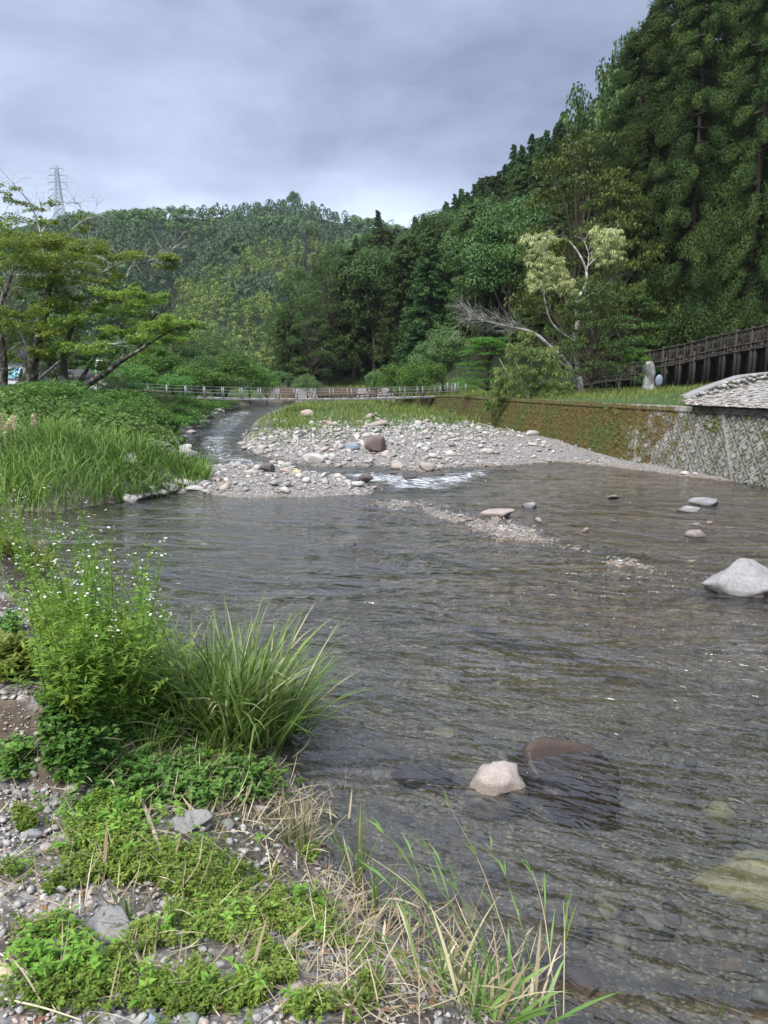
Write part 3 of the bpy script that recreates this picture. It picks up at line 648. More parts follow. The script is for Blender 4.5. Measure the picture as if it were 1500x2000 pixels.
# pebbles of the half-drowned shoal, and shallow bed in front
x, y = region(9000, -1.5, 6.5, 8.6, 17.5, r); h, I = height(x, y, True)
k = I['dr'] < 1.1 + .5 * fbm(x * 1.2, y * 1.2, 8.); x, y, h = x[k], y[k], h[k]
mb = MB(); scatter_stones(mb, np.stack([x, y, h], 1), r.uniform(.012, .045, len(x)), LOW, r)
tag(mb.obj('shoal_gravel', M['stone']), 'wet reddish grey gravel of the long narrow shoal in the river', 'gravel', kind='stuff')
x, y = region(30000, -3.2, 9.5, 1.6, 12, r); h, I = height(x, y, True); k = (h < -.03) & (I['sn'] < .1) & (r.uniform(0, 1, len(x)) < sstep(15, 3, y) + .25)
x, y, h = x[k], y[k], h[k]; S = np.clip(.010 * (1 - r.uniform(0, 1, len(x))) ** -.5, .008, .09); S = np.minimum(S, np.maximum(.02, -h * .9))
mb = MB(); scatter_stones(mb, np.stack([x, y, h - .004], 1), S, LOW, r, sink=.4, flat=.7)
tag(mb.obj('riverbed_pebbles', M['bedstone']), 'brown grey pebbles under the shallow clear water', 'pebbles', kind='stuff')
# near bank gravel
x, y = region(48000, -4.2, 1.2, 1.3, 7.5, r); h, I = height(x, y, True)
pn = fbm(x * 1.3, y * 1.3, 20., 3); k = (I['sn'] > -0.05) & (r.uniform(0, 1, len(x)) < sstep(.45, -.05, pn) * sstep(8, 2.2, y) * (.55 + .45 * sstep(.1, .9, I['sn'])))
x, y, h = x[k], y[k], h[k]; S = np.clip(.0075 * (1 - r.uniform(0, 1, len(x))) ** -.42, .006, .028)
mb = MB(); scatter_stones(mb, np.stack([x, y, h], 1), S, LOW, r)
tag(mb.obj('bank_gravel', M['stone']), 'grey crushed gravel over the near bank', 'gravel', kind='stuff')

# counted stones
BIG = []
for s in range(14):
    v, f = rock(3, 100 + s, 1, .8, .6, .16, 9); m_ = MB(); m_.add(v, t=f); BIG.append(m_.mesh('river_stone', M['stone'], smooth=True))
    at_ = BIG[-1]
def stone(name, mesh_or, label, px_, py_, w_px, mat, cat='rock', top=None, seed=0, sx=1., sy=.75, sz=.55, rz=0., sink=.3, z=None, group=None, sub=4, rough=.14, cuts=9, dmin=.4, loc=None, tilt=0.0, peak=0.0):
    p = hit(px_, py_) if loc is None else np.asarray(loc, float)
    if z is not None: p = gp(px_, py_, z)
    dep_ = proj(p[0], p[1], p[2])[2]; a = w_px / 2 * dep_ / 1450.
    v, f = rock(sub, seed, 1, 1, 1, rough, cuts, dmin); v = v / np.abs(v).max(0)
    if peak: v[:, 2] *= 1 - peak * np.hypot(v[:, 0] + .15, v[:, 1] * .8)
    if top is not None:
        p = gp(px_, py_, top - .04); dep_ = proj(p[0], p[1], p[2])[2]; a = w_px / 2 * dep_ / 1450.; bed_ = hz(p[0], p[1]); hh_ = max((top - bed_) / 1.45, .05); sz = hh_ / a; sink = 0.0; p[2] = top - 2 * hh_
    v = v * [a * sx, a * sy, a * sz]
    m_ = MB(); m_.add(v, t=f, tint=(seed * .37) % 1)
    o = m_.obj(name, M[mat], smooth=True, loc=(float(p[0]), float(p[1]), float(p[2] + a * sz * (1 - 2 * sink)))); o.rotation_euler = (tilt, tilt * .6, rz)
    return tag(o, label, cat, group)
stone('boulder', None, 'large pale grey boulder standing in the shallow river at the right edge', 1446, 1156, 140, 'boulder', seed=11, sy=.8, sx=1.0, sz=.80, sink=.3, z=-.03, rough=.16, cuts=9, dmin=.55, peak=.5)
stone('river_rock', None, 'pinkish granite rock breaking the surface close to the near bank', 972, 1500, 140, 'pinkrock', seed=9, sx=1.0, sy=.80, top=.13, rz=.5, rough=.26, cuts=6, dmin=.62)
stone('sunken_slab', None, 'broad brown slab just under the water beside the pinkish rock', 1118, 1470, 255, 'brownrock', seed=14, sx=1., sy=.62, top=.095, rz=-.38, rough=.14, tilt=.03, cuts=12, dmin=.45)
stone('sunken_slab', None, 'pale yellow green slab lying under water at the right edge', 1460, 1672, 240, 'yellow', seed=21, sx=1., sy=.5, top=-.015, rz=-.5, rough=.12)
stone('sunken_rock', None, 'ochre angular stone under clear water right of the leaning reeds', 1190, 1742, 66, 'ochre', seed=24, sx=1., sy=.8, top=-.01, rz=.3)
stone('sunken_rock', None, 'rounded reddish brown stone under water beside the leaning reeds', 1140, 1915, 120, 'redrock', seed=26, sx=1., sy=.6, top=-.05, rz=-.3)
stone('sunken_rock', None, 'dull grey brown hump under water left of the pinkish rock', 830, 1508, 130, 'brownrock', seed=27, sx=1, sy=.55, top=-.03, rz=.1)
stone('sunken_rock', None, 'tan stone under water behind the grass tuft tip', 860, 1430, 60, 'ochre', seed=28, sx=1, sy=.6, top=-.14)
stone('sunken_rock', None, 'warm brown stone under water left of the sunken hump', 770, 1470, 80, 'redrock', seed=29, sx=1, sy=.6, top=-.12)
stone('sunken_rock', None, 'buff stone under the ripples above the yellow slab', 1410, 1570, 70, 'ochre', seed=30, sx=1, sy=.6, top=-.09)
for args in ((1197, 974, 26, 'white', 'boulder', 'small white stone alone in the shallows before the gravel point', 31, .5), (1378, 986, 66, 'flat', 'boulder', 'long flat grey stone farthest out in the right shallows', 32, .28),
             (1345, 999, 48, 'flat', 'boulder', 'flat grey stone just in front of the long flat one in the right shallows', 33, .3), (1360, 1048, 52, 'pale', 'boulder', 'pale blue grey stone with a yellow leaf beside it in the right shallows', 34, .35),
             (1357, 1026, 24, 'small', 'stone', 'small grey stone left of the pink stone in the right shallows', 35, .4), (1384, 1023, 18, 'pink', 'pinkrock', 'small pink stone in the right shallows', 36, .5),
             (1143, 1041, 17, 'small', 'pinkrock', 'small upright pale stone right of the shoal', 37, .9), (1038, 991, 38, 'grey', 'boulder', 'blue grey stone behind the shoal', 38, .4),
             (968, 1008, 78, 'pale', 'pinkrock', 'long pale jagged rock on the head of the shoal', 39, .32), (1052, 1020, 20, 'small', 'pinkrock', 'small pale stone just right of the jagged rock on the shoal', 40, .6),
             (1041, 1041, 22, 'small', 'ochre', 'small cream stone on the front edge of the shoal', 41, .5), (1350, 1098, 16, 'small', 'ochre', 'tiny cream stone left of the large boulder', 42, .4),
             (1472, 1166, 40, 'dark', 'darkrock', 'dark wet stone at the foot of the large boulder', 43, .3), (803, 936, 34, 'dark', 'darkrock', 'dark wet rock in the white water below the gravel bar', 44, .6),
             (714, 943, 30, 'grey', 'darkrock', 'dark grey block at the right tip of the small gravel bar', 45, .8), (612, 905, 52, 'grey', 'stone', 'grey slab at the gravel bar edge above the white water', 46, .5),
             (737, 884, 58, 'red', 'redrock', 'reddish brown boulder with a dark base on the gravel bar edge', 47, .75), (832, 917, 36, 'pale', 'pinkrock', 'pale stone at the water edge right of the reddish boulder', 48, .55),
             (526, 924, 40, 'brown', 'darkrock', 'dark brown rock on the top of the small gravel bar', 49, .6), (582, 927, 26, 'orange', 'ochre', 'orange buff stone on the small gravel bar', 50, .6),
             (688, 879, 30, 'bluish', 'bluegrey', 'blue grey stone on the gravel bar left of the reddish boulder', 51, .6), (640, 831, 28, 'white', 'pinkrock', 'white stone high on the gravel bar', 52, .5),
             (742, 832, 46, 'white', 'pinkrock', 'long white slab high on the gravel bar', 53, .35), (590, 852, 28, 'grey', 'darkrock', 'dark flat stone left on the gravel bar', 54, .4),
             (725, 817, 22, 'white', 'pinkrock', 'pale stone on the grassy rim of the gravel bar', 55, .6), (600, 815, 34, 'white', 'pinkrock', 'pale stone pile at the grassy rim of the gravel bar', 56, .6),
             (1040, 851, 30, 'grey', 'stone', 'rounded grey stone at the foot of the mossy wall', 57, .5), (948, 886, 34, 'pale', 'stone', 'pale hump among gravel right on the bar', 58, .5),
             (686, 1066, 30, 'dark', 'darkrock', 'dark wet snag stone alone in the middle of the pool', 59, .35)):
    a_px, b_py, wd_, _, mt, lab, sd, szz = args
    zz = -.02 if hit(a_px, b_py)[2] < 0 or b_py > 930 else None
    stone('river_stone', None, lab, a_px, b_py, wd_, mt, cat='stone', seed=sd, sz=szz, sy=.7, z=zz, rz=sd * .7 % 1 - .5, sub=3, sink=.25)
# the larger stones of the bars, each its own object
cand = []
x, y = region(2600, -9, 9, 17.5, 44, r); h, I = height(x, y, True); qx, qy, qd = proj(x, y, h)
k = (np.maximum(I['sb'], I['ss']) > -.1) & (I['sr'] < -.5) & (r.uniform(0, 1, len(x)) > .65 * sstep(850, 1100, qx)) & (I['sb'] + 0 * x < 99) & ((r.uniform(0, 1, len(x)) < sstep(40, 28, y)) | (r.uniform(0, 1, len(x)) < .12))
x, y, h = x[k][:230], y[k][:230], h[k][:230]; edge_ = np.exp(-np.abs(np.maximum(I['sb'], I['ss'])[k][:230]) / .5)
for i in range(len(x)):
    s = float(np.clip(.068 * (1 - r.uniform()) ** -.34, .06, .22) * (1 + .45 * edge_[i]) * (.7 + .014 * y[i]))
    me = BIG[int(r.integers(len(BIG)))]
    o = link('river_stone', me, None, (float(x[i]), float(y[i]), float(h[i] + s * .18)), (float(r.uniform(-.3, .3)), float(r.uniform(-.3, .3)), float(r.uniform(0, 6.28))), (s * r.uniform(.9, 1.3), s * r.uniform(.8, 1.1), s * r.uniform(.8, 1.2)))
    sz_ = 'large' if s > .17 else 'small'; wq = I['ss'][k][i] > I['sb'][k][i]
    zn = 'on the small near gravel bar' if wq else ('at the water edge of the big gravel bar' if edge_[i] > .3 else ('high on the big gravel bar near the grass' if y[i] > 30 else ('on the right half of the big gravel bar' if x[i] > 1.5 else 'in the middle of the big gravel bar')))
    tag(o, sz_ + ' grey river stone ' + zn, 'stone', sz_ + ' stones ' + zn)
# stones along the left shoreline, and where the wooded bank meets the channel
SH = [(288, 972), (300, 964), (318, 968), (335, 958), (352, 962), (368, 955), (385, 958), (272, 972), (255, 978), (300, 958), (325, 950), (392, 948), (360, 948),
      (236, 892), (262, 884), (283, 876), (300, 868), (318, 872), (335, 880), (348, 872), (362, 880), (300, 884), (275, 894), (318, 886), (340, 866), (355, 889), (288, 862), (322, 860), (247, 900),
      (366, 836), (378, 826), (392, 822), (402, 814), (418, 806), (432, 802), (372, 846), (386, 834), (360, 852), (446, 798), (460, 795), (376, 886), (370, 893), (410, 812), (398, 826), (425, 800), (448, 808), (384, 852), (380, 862)]
for i, (a, b) in enumerate(SH):
    p = hit(a, b + 3); s = float(r.uniform(.16, .32) * (.7 + p[1] * .022) * (1.25 if 13 <= i < 29 else .8))
    o = link('bank_stone', BIG[i % 14], None, (p[0], p[1], p[2] + s * .15), (r.uniform(-.2, .2), r.uniform(-.2, .2), r.uniform(0, 6)), (s * 1.3, s, s * .8))
    lb_ = 'in the row under the overhanging grass left of the small gravel bar' if i < 13 else ('in the dark heap on the left bank above the grass' if i < 29 else 'along the left edge of the rushing channel')
    tag(o, 'grey stone ' + lb_, 'stone', 'stones ' + lb_)
# rocks lying on the near bank
for a, b, wd_, mt, lab, sd, szz in ((35, 1075, 62, 'boulder', 'white rock behind the flowering weeds at the left edge', 70, .6), (85, 1070, 70, 'boulder', 'white rock behind the flowering weeds, right of the other white rock', 71, .55),
        (210, 1800, 130, 'stone', 'broad flat grey rock set in the gravel of the near bank', 72, .25), (110, 1860, 130, 'redrock', 'flat brownish rock set in the gravel in front of the broad grey one', 73, .22),
        (8, 1905, 60, 'ochre', 'tan stone cut by the left edge of the near bank', 74, .6), (592, 1895, 46, 'boulder', 'pale angular stone tilted in the clover by the water', 75, .6),
        (375, 1608, 95, 'stone', 'flat grey rock under the straw below the grass tuft', 76, .4), (510, 1590, 42, 'pinkrock', 'rounded pale stone in the straw at the water edge', 77, .8),
        (285, 1625, 40, 'stone', 'grey stone left of the flat rock under the straw', 78, .5), (150, 1555, 44, 'pinkrock', 'pale pink rock at the foot of the scarp', 79, .5), (93, 1585, 26, 'stone', 'small grey stone left below the pale pink rock', 80, .7),
        (62, 1632, 44, 'boulder', 'blue grey stone in the weeds at the left of the near bank', 81, .5), (445, 1618, 36, 'boulder', 'pale stone between the flat rock and the water edge', 82, .6), (303, 1990, 44, 'bluegrey', 'blue grey stone at the bottom edge of the near bank', 83, .6),
        (365, 1995, 50, 'boulder', 'speckled pale stone at the bottom edge of the near bank', 84, .5), (378, 1845, 34, 'boulder', 'small pale stone in the clover right of the broad rock', 85, .5), (35, 1560, 30, 'boulder', 'grey stone at the left edge under the scarp', 86, .8),
        (405, 1622, 24, 'stone', 'small grey stone touching the flat rock in the straw', 87, .7), (280, 1790, 26, 'stone', 'small grey stone behind the broad flat rock', 88, .6), (318, 1775, 24, 'stone', 'small blue stone in the gravel behind the broad rock', 89, .6),
        (485, 1935, 40, 'boulder', 'broken pale stone in the clover near the bottom edge', 90, .6), (95, 1660, 34, 'stone', 'grey stone in the gravel at the left of the near bank', 91, .5), (660, 1930, 40, 'pinkrock', 'tan stone under dry stalks by the water', 92, .4)):
    stone('bank_rock', None, lab, a, b + wd_ * .12, wd_, mt, cat='rock', seed=sd, sz=szz, sy=.7, rz=(sd * .77) % 1.2 - .6, sub=3, sink=.3, rough=.12)

# ------------------------------------------------------------------ trees
def clump_leaves(mb, C, R, n_per, size, asp, rng, sq=.7, up=.5, lo=-.35, tintv=None, mat=0, spread=.25):
    C = np.asarray(C); K = len(C); R = np.broadcast_to(R, (K,)); idx = np.repeat(np.arange(K), n_per); n = len(idx)
    d = rdir(n * 2, rng); d = d[d[:, 2] > lo][:n]
    if len(d) < n: idx = idx[:len(d)]; n = len(d)
    rr = R[idx] * (1 - spread * rng.uniform(0, 1, n) ** .8)
    P = C[idx] + d * rr[:, None] * [1, 1, sq]
    N = d + np.array([0, 0, up]) + .55 * rng.normal(size=(n, 3))
    V, Q = rhomb(P, N, size * rng.uniform(.65, 1.3, n), asp, rng)
    base = (rng.uniform(.15, .85, K) if tintv is None else tintv)[idx]
    mb.add(V, Q, tint=np.clip(base + rng.normal(0, .14, n), 0, 1), mat=mat)
def trunk_mb(H, r0, rng, lean=.03, sides=8, top=.9):
    n = 9; t = np.linspace(0, top, n); P = np.stack([np.cumsum(rng.normal(0, lean, n)) * H * .12, np.cumsum(rng.normal(0, lean, n)) * H * .12, t * H - .3], 1)
    V, Q = tube(P, r0 * (1 - t * .9) * np.where(t < .03, 1.35, 1), sides); mb = MB(); mb.add(V, Q); return mb, P
def broad_tree(seed, H, Wd, K=60, n_per=60, size=.3, base=.15, lobes=5, cr=.17, sq=.7):
    """rounded broadleaf: lobes of leaf clumps on limbs"""
    rng = np.random.default_rng(seed); tm, P = trunk_mb(H * .75, H * .022 + .04, rng)
    L0 = []
    for k in range(lobes):
        a = 6.28 * k / lobes + rng.uniform(-.5, .5); L0.append([math.cos(a) * Wd * .25, math.sin(a) * Wd * .25, H * rng.uniform(.45, .75)])
    L0.append([0, 0, H * .78]); L0 = np.array(L0); LR = Wd * rng.uniform(.24, .34, len(L0)); C = []; R = []
    for k in range(K):
        j = rng.integers(len(L0)); d = rdir(1, rng)[0]
        if d[2] < -.5: d[2] *= -1
        C.append(L0[j] + d * LR[j] * rng.uniform(.7, 1.0) * [1, 1, .85]); R.append(Wd * cr * rng.uniform(.6, 1.15))
    C = np.array(C); C[:, 2] = np.maximum(C[:, 2], H * base + .1); R = np.array(R)
    for j in range(len(L0)):
        a = P[int(rng.integers(3, 6))]; m_ = (a + L0[j]) / 2 + [0, 0, -.04 * H]; V, Q = tube([a, m_, L0[j]], [H * .011, H * .008, H * .003], 5); tm.add(V, Q)
    mb = MB(); clump_leaves(mb, C, R, n_per, size, .6, rng, sq)
    return tm, mb
def cedar_tree(seed, H, Wd, K=150, n_per=34, size=.34, base=.08, power=.75):
    """conifer: sprays drooping from a conical core, drawn out in plumes"""
    rng = np.random.default_rng(seed); tm, P = trunk_mb(H, H * .014 + .05, rng, .008, top=.99)
    mb = MB(); t = base + (1 - base) * rng.uniform(0, 1, K) ** 1.15; a = rng.uniform(0, 6.283, K)
    Rr = Wd * .5 * ((1 - t) / (1 - base)) ** power * rng.uniform(.72, 1.08, K) + .12
    C = np.stack([np.cos(a) * Rr, np.sin(a) * Rr, t * H], 1); cr = Wd * .11 * (.5 + .8 * (1 - t)) * rng.uniform(.7, 1.3, K)
    tv = rng.uniform(.1, .9, K); idx = np.repeat(np.arange(K), n_per); n = len(idx)
    out = np.stack([np.cos(a), np.sin(a), np.full(K, -.35)], 1)[idx]
    u = rng.uniform(-1.2, .5, n)[:, None]; side = rdir(n, rng)
    Pp = C[idx] + out * u * cr[idx][:, None] * 1.5 + side * cr[idx][:, None] * (.62 - .28 * np.abs(u)) * [1, 1, .85]
    N = side + [0, 0, .5]; ax = unit(out + [0, 0, -.3] + 1.0 * rdir(n, rng))
    V, Q = rhomb(Pp, N, size * rng.uniform(.7, 1.4, n), .42, rng, ax); mb.add(V, Q, tint=np.clip(tv[idx] + rng.normal(0, .12, n), 0, 1))
    for k in range(0, K, 4):
        z = t[k] * H; V, Q = tube([[0, 0, z + .05 * H * .3], C[k]], [H * .0035, .01], 3); tm.add(V, Q)
    tp = np.stack([rng.normal(0, .12, 40), rng.normal(0, .12, 40), H * rng.uniform(.93, 1.0, 40)], 1)
    V, Q = rhomb(tp, rdir(40, rng), size * .8, .4, rng, unit(np.array([0, 0, 1.]) + .4 * rdir(40, rng))); mb.add(V, Q, tint=rng.uniform(.3, .8, 40))
    return tm, mb
def layered_tree(seed, H, Wd, K=46, n_per=120, size=.16, base=.2, slope=.15):
    """maple or cherry habit: flat pads of leaves held in tiers"""
    rng = np.random.default_rng(seed); tm, P = trunk_mb(H * .7, H * .02 + .04, rng, .03); mb = MB()
    for k in range(K):
        t = rng.uniform(base, 1.0); a = rng.uniform(0, 6.283); env = Wd * .5 * math.sqrt(max(.05, 1 - ((t - .45) / .6) ** 2)); rr = env * rng.uniform(.35, .95) ** .6
        c = np.array([math.cos(a) * rr, math.sin(a) * rr, t * H - slope * rr]); pr = Wd * rng.uniform(.10, .17); n = n_per
        q = rng.uniform(0, 1, n) ** .5 * pr; b = rng.uniform(0, 6.283, n)
        Pp = c + np.stack([np.cos(b) * q, np.sin(b) * q, rng.normal(0, .05 * pr, n) - slope * 1.6 * q + .14 * pr], 1)
        V, Q = rhomb(Pp, np.array([0, 0, 1.]) + .45 * rng.normal(size=(n, 3)), size * rng.uniform(.7, 1.3, n), .55, rng); mb.add(V, Q, tint=np.clip(rng.uniform(.2, .8) + rng.normal(0, .13, n), 0, 1))
        s0 = P[int(np.clip(t * 8.5 - .5, 2, 8))]; V, Q = tube([s0, (s0 + c) / 2 + [0, 0, .04 * H], c], [H * .008, H * .005, .008], 4); tm.add(V, Q)
    return tm, mb
KIND = {}
def reg(key, tm, cm, bark, leaf): KIND[key] = (tm.mesh('trunk', M[bark], True), cm.mesh('crown', M[leaf]))
for k in range(4): reg(('cedar', k), *cedar_tree(200 + k, 20, 7.5, 300, 70, .38), 'barkbrown', 'leafdark')
for k in range(4): reg(('hinoki', k), *cedar_tree(210 + k, 20, 8.5, 280, 85, .38, power=.30), 'barkbrown', 'leafhinoki')
for k in range(4): reg(('broad', k), *broad_tree(220 + k, 14, 11, 150, 150, .28), 'barkbrown', 'leafmid')
for k in range(3): reg(('bright', k), *broad_tree(230 + k, 6, 6.5, 90, 80, .22, base=.03), 'barkbrown', 'leafbright')
for k in range(2): reg(('willowy', k), *broad_tree(240 + k, 6, 6, 110, 110, .15, base=.08, cr=.13), 'barkbrown', 'willow')
for k in range(3): reg(('maple', k), *layered_tree(250 + k, 8, 8.5, 64, 170, .20), 'barkbrown', 'leafyellow')
for k in range(2): reg(('greenmaple', k), *layered_tree(260 + k, 8, 9, 70, 150, .22), 'barkbrown', 'leafmid')
for k in range(2): reg(('lightmaple', k), *layered_tree(265 + k, 8, 8.5, 64, 170, .20), 'barkbrown', 'leafbright')
# big near conifers: finer sprays
for k in range(3): reg(('great', k), *cedar_tree(270 + k, 28, 12, 360, 520, .155, base=.06, power=.42), 'barkbrown', 'leafgreat')
for k in range(2): reg(('airy', k), *broad_tree(280 + k, 12, 9, 110, 42, .34, cr=.12), 'barkbrown', 'leafmid')
def tree(kind, x, y, H, W_, name, label, cat='tree', group=None, rz=None, z=None, v=None, rng=RNG):
    ks = [k for k in KIND if k[0] == kind]; key = ks[int(rng.integers(len(ks)))] if v is None else (kind, v)
    h0 = {'cedar': (20, 7.5), 'hinoki': (20, 8.5), 'broad': (14, 11), 'bright': (6, 6.5), 'willowy': (6, 6), 'maple': (8, 8.5), 'greenmaple': (8, 9), 'lightmaple': (8, 8.5), 'great': (28, 12), 'airy': (12, 9)}[kind]
    z = hz(x, y) - .1 if z is None else z
    o = thing(name, label, cat, (x, y, z), float(rng.uniform(0, 6.28)) if rz is None else rz, group, (W_ / h0[1], W_ / h0[1], H / h0[0]))
    tr_, cr_ = KIND[key]; link('trunk', tr_, o); link('crown', cr_, o); return o
def treepx(kind, cx, top, Y, wpx, name, label, base_py=None, **k):
    """a tree standing at distance Y whose crown reaches a given height"""
    p = at(cx, top, Y); x = p[0] * 1.0; z = hz(x, Y) - .1; dep_ = proj(x, Y, p[2])[2]
    return tree(kind, x, Y, p[2] - z, wpx / 1450. * dep_, name, label, z=z, **k)

# --- the wooded right slope
r = np.random.default_rng(21); cnt = 0; placed = []
def ok(x, y, d):
    for a, b in placed:
        if (a - x) ** 2 + (b - y) ** 2 < d * d: return False
    placed.append((x, y)); return True
tries = 0
ridge_az = list(np.arange((765 - 750) / 1450., (1330 - 750) / 1450., .0145))
while cnt < 340 and tries < 26000:
    tries += 1
    az = r.uniform((575 - 750) / 1450., (1640 - 750) / 1450.); fy = np.interp(az, FAZ, FY); ry = np.interp(az, RAZ, RY)
    t = r.uniform(0, 1.06)
    if ridge_az:
        az = ridge_az.pop() + r.normal(0, .003); fy = np.interp(az, FAZ, FY); ry = np.interp(az, RAZ, RY); t = r.uniform(.93, 1.0)
    y = fy + t * (ry - fy) + 2; x = az * y
    if not ok(x, y, (4.1 + .012 * (y - 60) + (1.6 if az > .3 else 0)) if (t < .45 or az > .34) else 3.0): continue
    pxx = 750 + 1450 * az; H = r.uniform(12, 16.5)
    if t > .55 or (pxx > 900 and t > .35): kd = 'cedar' if r.uniform() < .88 else 'hinoki'; Wd = r.uniform(4.2, 5.6); H *= .9
    elif pxx < 1010: kd = 'hinoki' if (t < .30 and r.uniform() < .6) else ('broad' if r.uniform() < .72 else 'cedar'); Wd = H * .5 if kd == 'hinoki' else H * .62
    else: kd = 'broad' if r.uniform() < .35 else 'hinoki'; Wd = H * .5
    if kd == 'broad': H = r.uniform(11, 14); Wd = H * .8
    if pxx < 1010 and t < .2: H = r.uniform(15, 19) if pxx > 640 else r.uniform(10, 15)
    nm = {'cedar': ('conifer', 'dark pointed conifer in the dense wood on the right slope', 'conifers of the right slope'), 'hinoki': ('cypress', 'dark cypress with plume like sprays in the dense wood on the right', 'cypresses of the right wood'),
          'broad': ('broadleaf_tree', 'dark green rounded tree in the dense wood on the right slope', 'broadleaf trees of the right slope')}[kd]
    pos_ = ('standing on the ridge line against the sky' if t > .9 else ('on the upper right slope' if t > .45 else 'on the lower slope')) if pxx > 760 else ('in the back rows of the wood left of the notch' if t > .3 else 'in the front rows at the left end of the wood')
    lb_ = {'cedar': 'dark pointed conifer ', 'hinoki': 'dark cypress ', 'broad': 'rounded green broadleaf tree '}[kd] + pos_
    tree(kd, x, y, H, Wd, nm[0], lb_, 'tree', {'cedar': 'conifers ', 'hinoki': 'cypresses ', 'broad': 'broadleaf trees '}[kd] + pos_, rng=r); cnt += 1
print('slope trees', cnt)
# singled-out trees of that wood
GREATL = ['towering dark conifer filling the top right corner', 'huge dark conifer just left of the corner tree, cut by the top edge', 'huge conifer with bare inner limbs above the dark boardwalk', 'tall conifer behind the blossoming chestnut, under the top edge', 'towering conifer at the right edge behind the boardwalk', 'tall shaded conifer at the left end of the boardwalk']
for i, (cx, top, Y, wp) in enumerate(((1440, -260, 66, 300), (1340, -70, 63, 270), (1385, -30, 60, 240), (1260, 60, 66, 250), (1520, -120, 58, 240), (1290, 210, 62, 190))):
    treepx('great', cx, top, Y, wp, 'great_conifer', GREATL[i], v=i % 3, rng=r)
treepx('airy', 1190, 95, 78, 170, 'broadleaf_tree', 'airy tree with sky showing through its crown, on the slope against the sky', v=0, rng=r)
treepx('airy', 1240, 20, 74, 150, 'broadleaf_tree', 'thin leafy tree top above the airy tree, against the sky', v=1, rng=r)
treepx('maple', 1135, 262, 64, 260, 'maple_tree', 'big olive green maple with tiered foliage below the dark ridge', v=0, rng=r)
treepx('maple', 1205, 330, 60, 190, 'maple_tree', 'olive maple half hidden behind the larger tiered one', v=1, rng=r)
treepx('broad', 868, 418, 128, 150, 'broadleaf_tree', 'lighter green domed tree rising over the dark cypresses', v=0, rng=r)
treepx('broad', 1010, 400, 108, 120, 'broadleaf_tree', 'mid green rounded tree between the domed tree and the tiered maple', v=2, rng=r)
treepx('broad', 800, 470, 122, 110, 'broadleaf_tree', 'rounded green tree in front and left of the domed tree', v=3, rng=r)
treepx('broad', 700, 500, 124, 110, 'broadleaf_tree', 'rounded green tree in the top row above the cypress wood', v=1, rng=r)
treepx('cedar', 738, 412, 176, 46, 'conifer', 'lone pointed cedar standing in the notch between the two hills', v=1, rng=r)
treepx('willowy', 980, 430, 120, 130, 'broadleaf_tree', 'greyish green tree on the slope right of the domed tree', v=1, rng=r)
treepx('greenmaple', 1460, 415, 60, 270, 'maple_tree', 'green maple with spreading tiers over the right end of the boardwalk', v=0, rng=r)
treepx('greenmaple', 1345, 530, 62, 220, 'maple_tree', 'dark green maple with tiers hanging over the middle of the boardwalk', v=1, rng=r)
treepx('greenmaple', 1225, 560, 58, 150, 'maple_tree', 'young green tree left of the stump', v=1, rng=r)
treepx('greenmaple', 1165, 545, 44, 150, 'maple_tree', 'leafy green tree directly behind the blossoming chestnut', v=0, rng=r)
treepx('lightmaple', 955, 655, 47, 135, 'maple_tree', 'bright green maple left of the bush that hangs over the wall', v=0, rng=r)
treepx('willowy', 866, 650, 66, 112, 'willow_tree', 'pale willowy round tree near the right end of the footbridge', v=0, rng=r)
treepx('bright', 775, 716, 70, 90, 'shrub', 'yellowish shrub left of the pale willowy tree', cat='shrub', v=0, rng=r)
treepx('bright', 822, 712, 64, 90, 'shrub', 'green shrub at the foot of the pale willowy tree', cat='shrub', v=1, rng=r)
treepx('willowy', 736, 722, 74, 46, 'shrub', 'small yellow green shrub, leftmost of the shrubs by the willowy tree', cat='shrub', v=1, rng=r)
treepx('willowy', 600, 735, 90, 56, 'shrub', 'low grey green shrub behind the middle of the footbridge', cat='shrub', v=0, rng=r)
for i, (cx, top, Y, wp) in enumerate(((572, 520, 108, 100), (605, 560, 102, 90), (640, 500, 112, 110), (560, 610, 104, 60), (690, 490, 112, 100))):
    treepx(('greenmaple', 'hinoki')[i in (3, 4)], cx, top, Y, wp, 'broadleaf_tree', ('dark tree at the left corner of the cypress wood, feathery tiers', 'dark tiered tree low on the left corner of the cypress wood', 'dark tree above the left corner of the cypress wood', 'narrow dark tree at the left foot of the cypress wood', 'dark cypress in the top row over the left corner of the wood')[i], rng=r)

